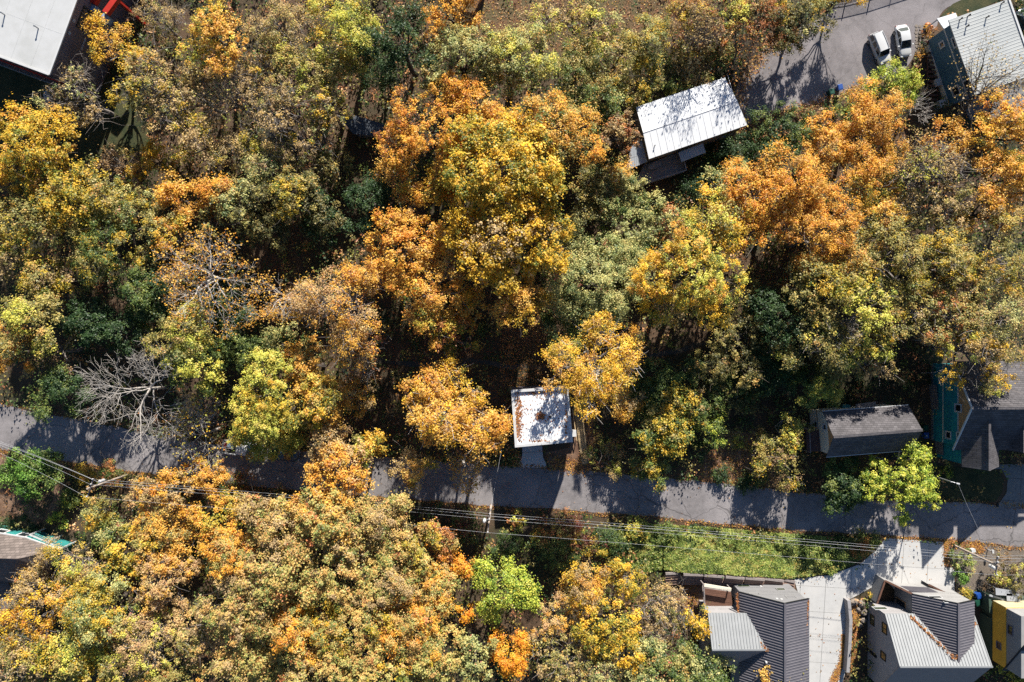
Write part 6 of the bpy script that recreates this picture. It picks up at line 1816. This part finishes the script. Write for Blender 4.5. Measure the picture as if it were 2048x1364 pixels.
cl_ = (np.floor(wx_ / 13) * 131 + np.floor(wy_ / 11)).astype(int); cl_ = np.unique(cl_, return_inverse=True)[1]
o = leaf_mesh('vine_cover', C, Nn, .17 * g_.uniform(.6, 1.3, len(bx)), pick_cols(g_, 'kudzu+kudzu+kudzu+kudzu+green', len(bx), cl_), None, (0, 0, 0), rng=g_)
tag(o, 'mat of green vines covering the bank between the road and the timber wall', 'vines', kind='stuff')
# fallen leaves: road edges, bare earth, forecourt edges, gaps
xs, ys = [], []
def line_leaves(pts, n, sd, dn=0):
    pts = np.array(pts, float)
    seg = g_.integers(0, len(pts) - 1, n); t_ = g_.random(n)
    p_ = pts[seg] * (1 - t_[:, None]) + pts[seg + 1] * t_[:, None]
    xs.append(p_[:, 0] + g_.normal(0, sd, n)); ys.append(p_[:, 1] + g_.normal(0, sd, n) + dn)
line_leaves([p for p in rb if -60 < p[0] < 2100], 5000, 2.6, 2.0); line_leaves([p for p in rt if -60 < p[0] < 2100], 3500, 3.2, -2.5)
line_leaves([(1697, 1200), (1699, 1260), (1690, 1300), (1672, 1364)], 1500, 2.6, 0); line_leaves([(1688, 1270), (1685, 1320), (1662, 1364)], 1200, 3.0)
line_leaves([(1708, 1205), (1712, 1260), (1704, 1340)], 1600, 3.5)
line_leaves([(1890, 1086), (1950, 1090), (1960, 1100)], 1000, 5); line_leaves([(1892, 1086), (1894, 1130)], 500, 4)
line_leaves([(1100, 925), (1170, 935)], 900, 9); line_leaves([(1150, 780), (1185, 830), (1182, 930)], 1300, 9)
line_leaves([(1470, 230), (1490, 150), (1530, 100), (1590, 70)], 1800, 10); line_leaves([(1500, 245), (1600, 215), (1690, 190), (1730, 168)], 1500, 6)
for poly, n in ((THIN[1], 4500), (THIN[2], 3500), (THIN[0], 6000), (THIN[3], 800), (THIN[5], 2500), ([(1034, 890), (1044, 935), (1010, 932), (1006, 895)], 500)):
    pa_ = np.array(poly); a_, b_ = g_.uniform(pa_[:, 0].min(), pa_[:, 0].max(), n), g_.uniform(pa_[:, 1].min(), pa_[:, 1].max(), n)
    mm = inside(a_, b_, poly); xs.append(a_[mm]); ys.append(b_[mm])
n = 300; xs.append(g_.uniform(1600, 1900, n)); ys.append(g_.uniform(1080, 1350, n))
n = 500; xs.append(g_.uniform(0, 2048, n)); ys.append(g_.uniform(800, 1100, n))
bx = np.concatenate(xs); by = np.concatenate(ys)
mm = np.ones(len(bx), bool)
for p_ in (gpx([(26.5, -34), (39.4, -34), (39.4, -52), (26.5, -52)]), gpx([(50.6, -34.3), (62.7, -34.3), (62.7, -48), (50.6, -48)])): mm &= ~inside(bx, by, p_)
bx, by = bx[mm], by[mm]
C = np.stack([(bx - CX) * kp, (CY - by) * kp, .07 + g_.random(len(bx)) * .05], 1)
Nn = np.array([0, 0, 1.0]) + g_.normal(size=(len(bx), 3)) * .25
o = leaf_mesh('fallen_leaves', C, Nn, .135 * g_.uniform(.6, 1.4, len(bx)), pick_cols(g_, 'litter+litter+brown+amber', len(bx), np.arange(len(bx)) // 40), None, (0, 0, 0), rng=g_)
tag(o, 'fallen brown and orange leaves drifted along the road edges and bare ground', 'fallen leaves', kind='stuff')
# leaves on the flat roof and in the valleys of the metal roofs
bx, by = [], []
def roofl(px, py, sx, sy, n, z):
    global RL
    x_ = px + g_.normal(0, sx, n); y_ = py + g_.normal(0, sy, n)
    k_ = (H - z) / F
    RL.append(np.stack([(x_ - CX) * k_, (CY - y_) * k_, np.full(n, z) + .03 + g_.random(n) * .05], 1))
RL = []
roofl(1036, 835, 5, 26, 500, 6.82); roofl(1082, 833, 5, 4, 160, 6.82); roofl(1085, 884, 26, 2, 160, 6.82); roofl(1133, 850, 2, 22, 90, 6.82); roofl(1075, 785, 30, 3, 160, 6.82); roofl(1085, 830, 28, 28, 130, 6.82)
C = np.concatenate(RL)
dx0, dx1 = min(p[0] for p in d2_) + .55, max(p[0] for p in d2_) - .75; dy0, dy1 = min(p[1] for p in d2_) + .75, max(p[1] for p in d2_) - .6
C = C[(C[:, 0] > dx0) & (C[:, 0] < dx1) & (C[:, 1] > dy0) & (C[:, 1] < dy1)]
Nn = np.array([0, 0, 1.0]) + g_.normal(size=(len(C), 3)) * .3
o = leaf_mesh('roof_leaves', C, Nn, .15 * g_.uniform(.6, 1.4, len(C)), pick_cols(g_, 'litter+rust', len(C), np.arange(len(C)) // 20), None, (0, 0, 0), rng=g_)
tag(o, 'dry leaves drifted against the rim of the flat white roof', 'fallen leaves', kind='stuff')
VL = []
for (a_, b_, za_, zb_, n_, sp_) in (((1474, 1186), (1476, 1232), 4.5, 4.55, 120, 1.0), ((1476, 1232), (1535, 1302), 4.6, 7.15, 330, 1.6), ((1820, 1232), (1911, 1318), 5.0, 8.15, 300, 1.5), ((1950, 1246), (1911, 1318), 5.6, 8.15, 200, 1.6), ((1617, 1200), (1604, 1364), 6.9, 6.9, 120, .8)):
    t_ = g_.random(n_) ** 1.3; z_ = za_ + (zb_ - za_) * t_ + .14
    x_ = a_[0] + (b_[0] - a_[0]) * t_ + g_.normal(0, sp_, n_); y_ = a_[1] + (b_[1] - a_[1]) * t_ + g_.normal(0, sp_, n_)
    VL.append(np.stack([(x_ - CX) * (H - z_) / F, (CY - y_) * (H - z_) / F, z_ + g_.random(n_) * .06], 1))
C = np.concatenate(VL); Nn = np.array([0, 0, 1.0]) + g_.normal(size=(len(C), 3)) * .4
o = leaf_mesh('roof_leaves', C, Nn, .17 * g_.uniform(.6, 1.4, len(C)), pick_cols(g_, 'litter+rust', len(C), np.arange(len(C)) // 20), None, (0, 0, 0), rng=g_)
tag(o, 'rust brown leaves caught in the valleys of the angular metal roofs', 'fallen leaves', kind='stuff')
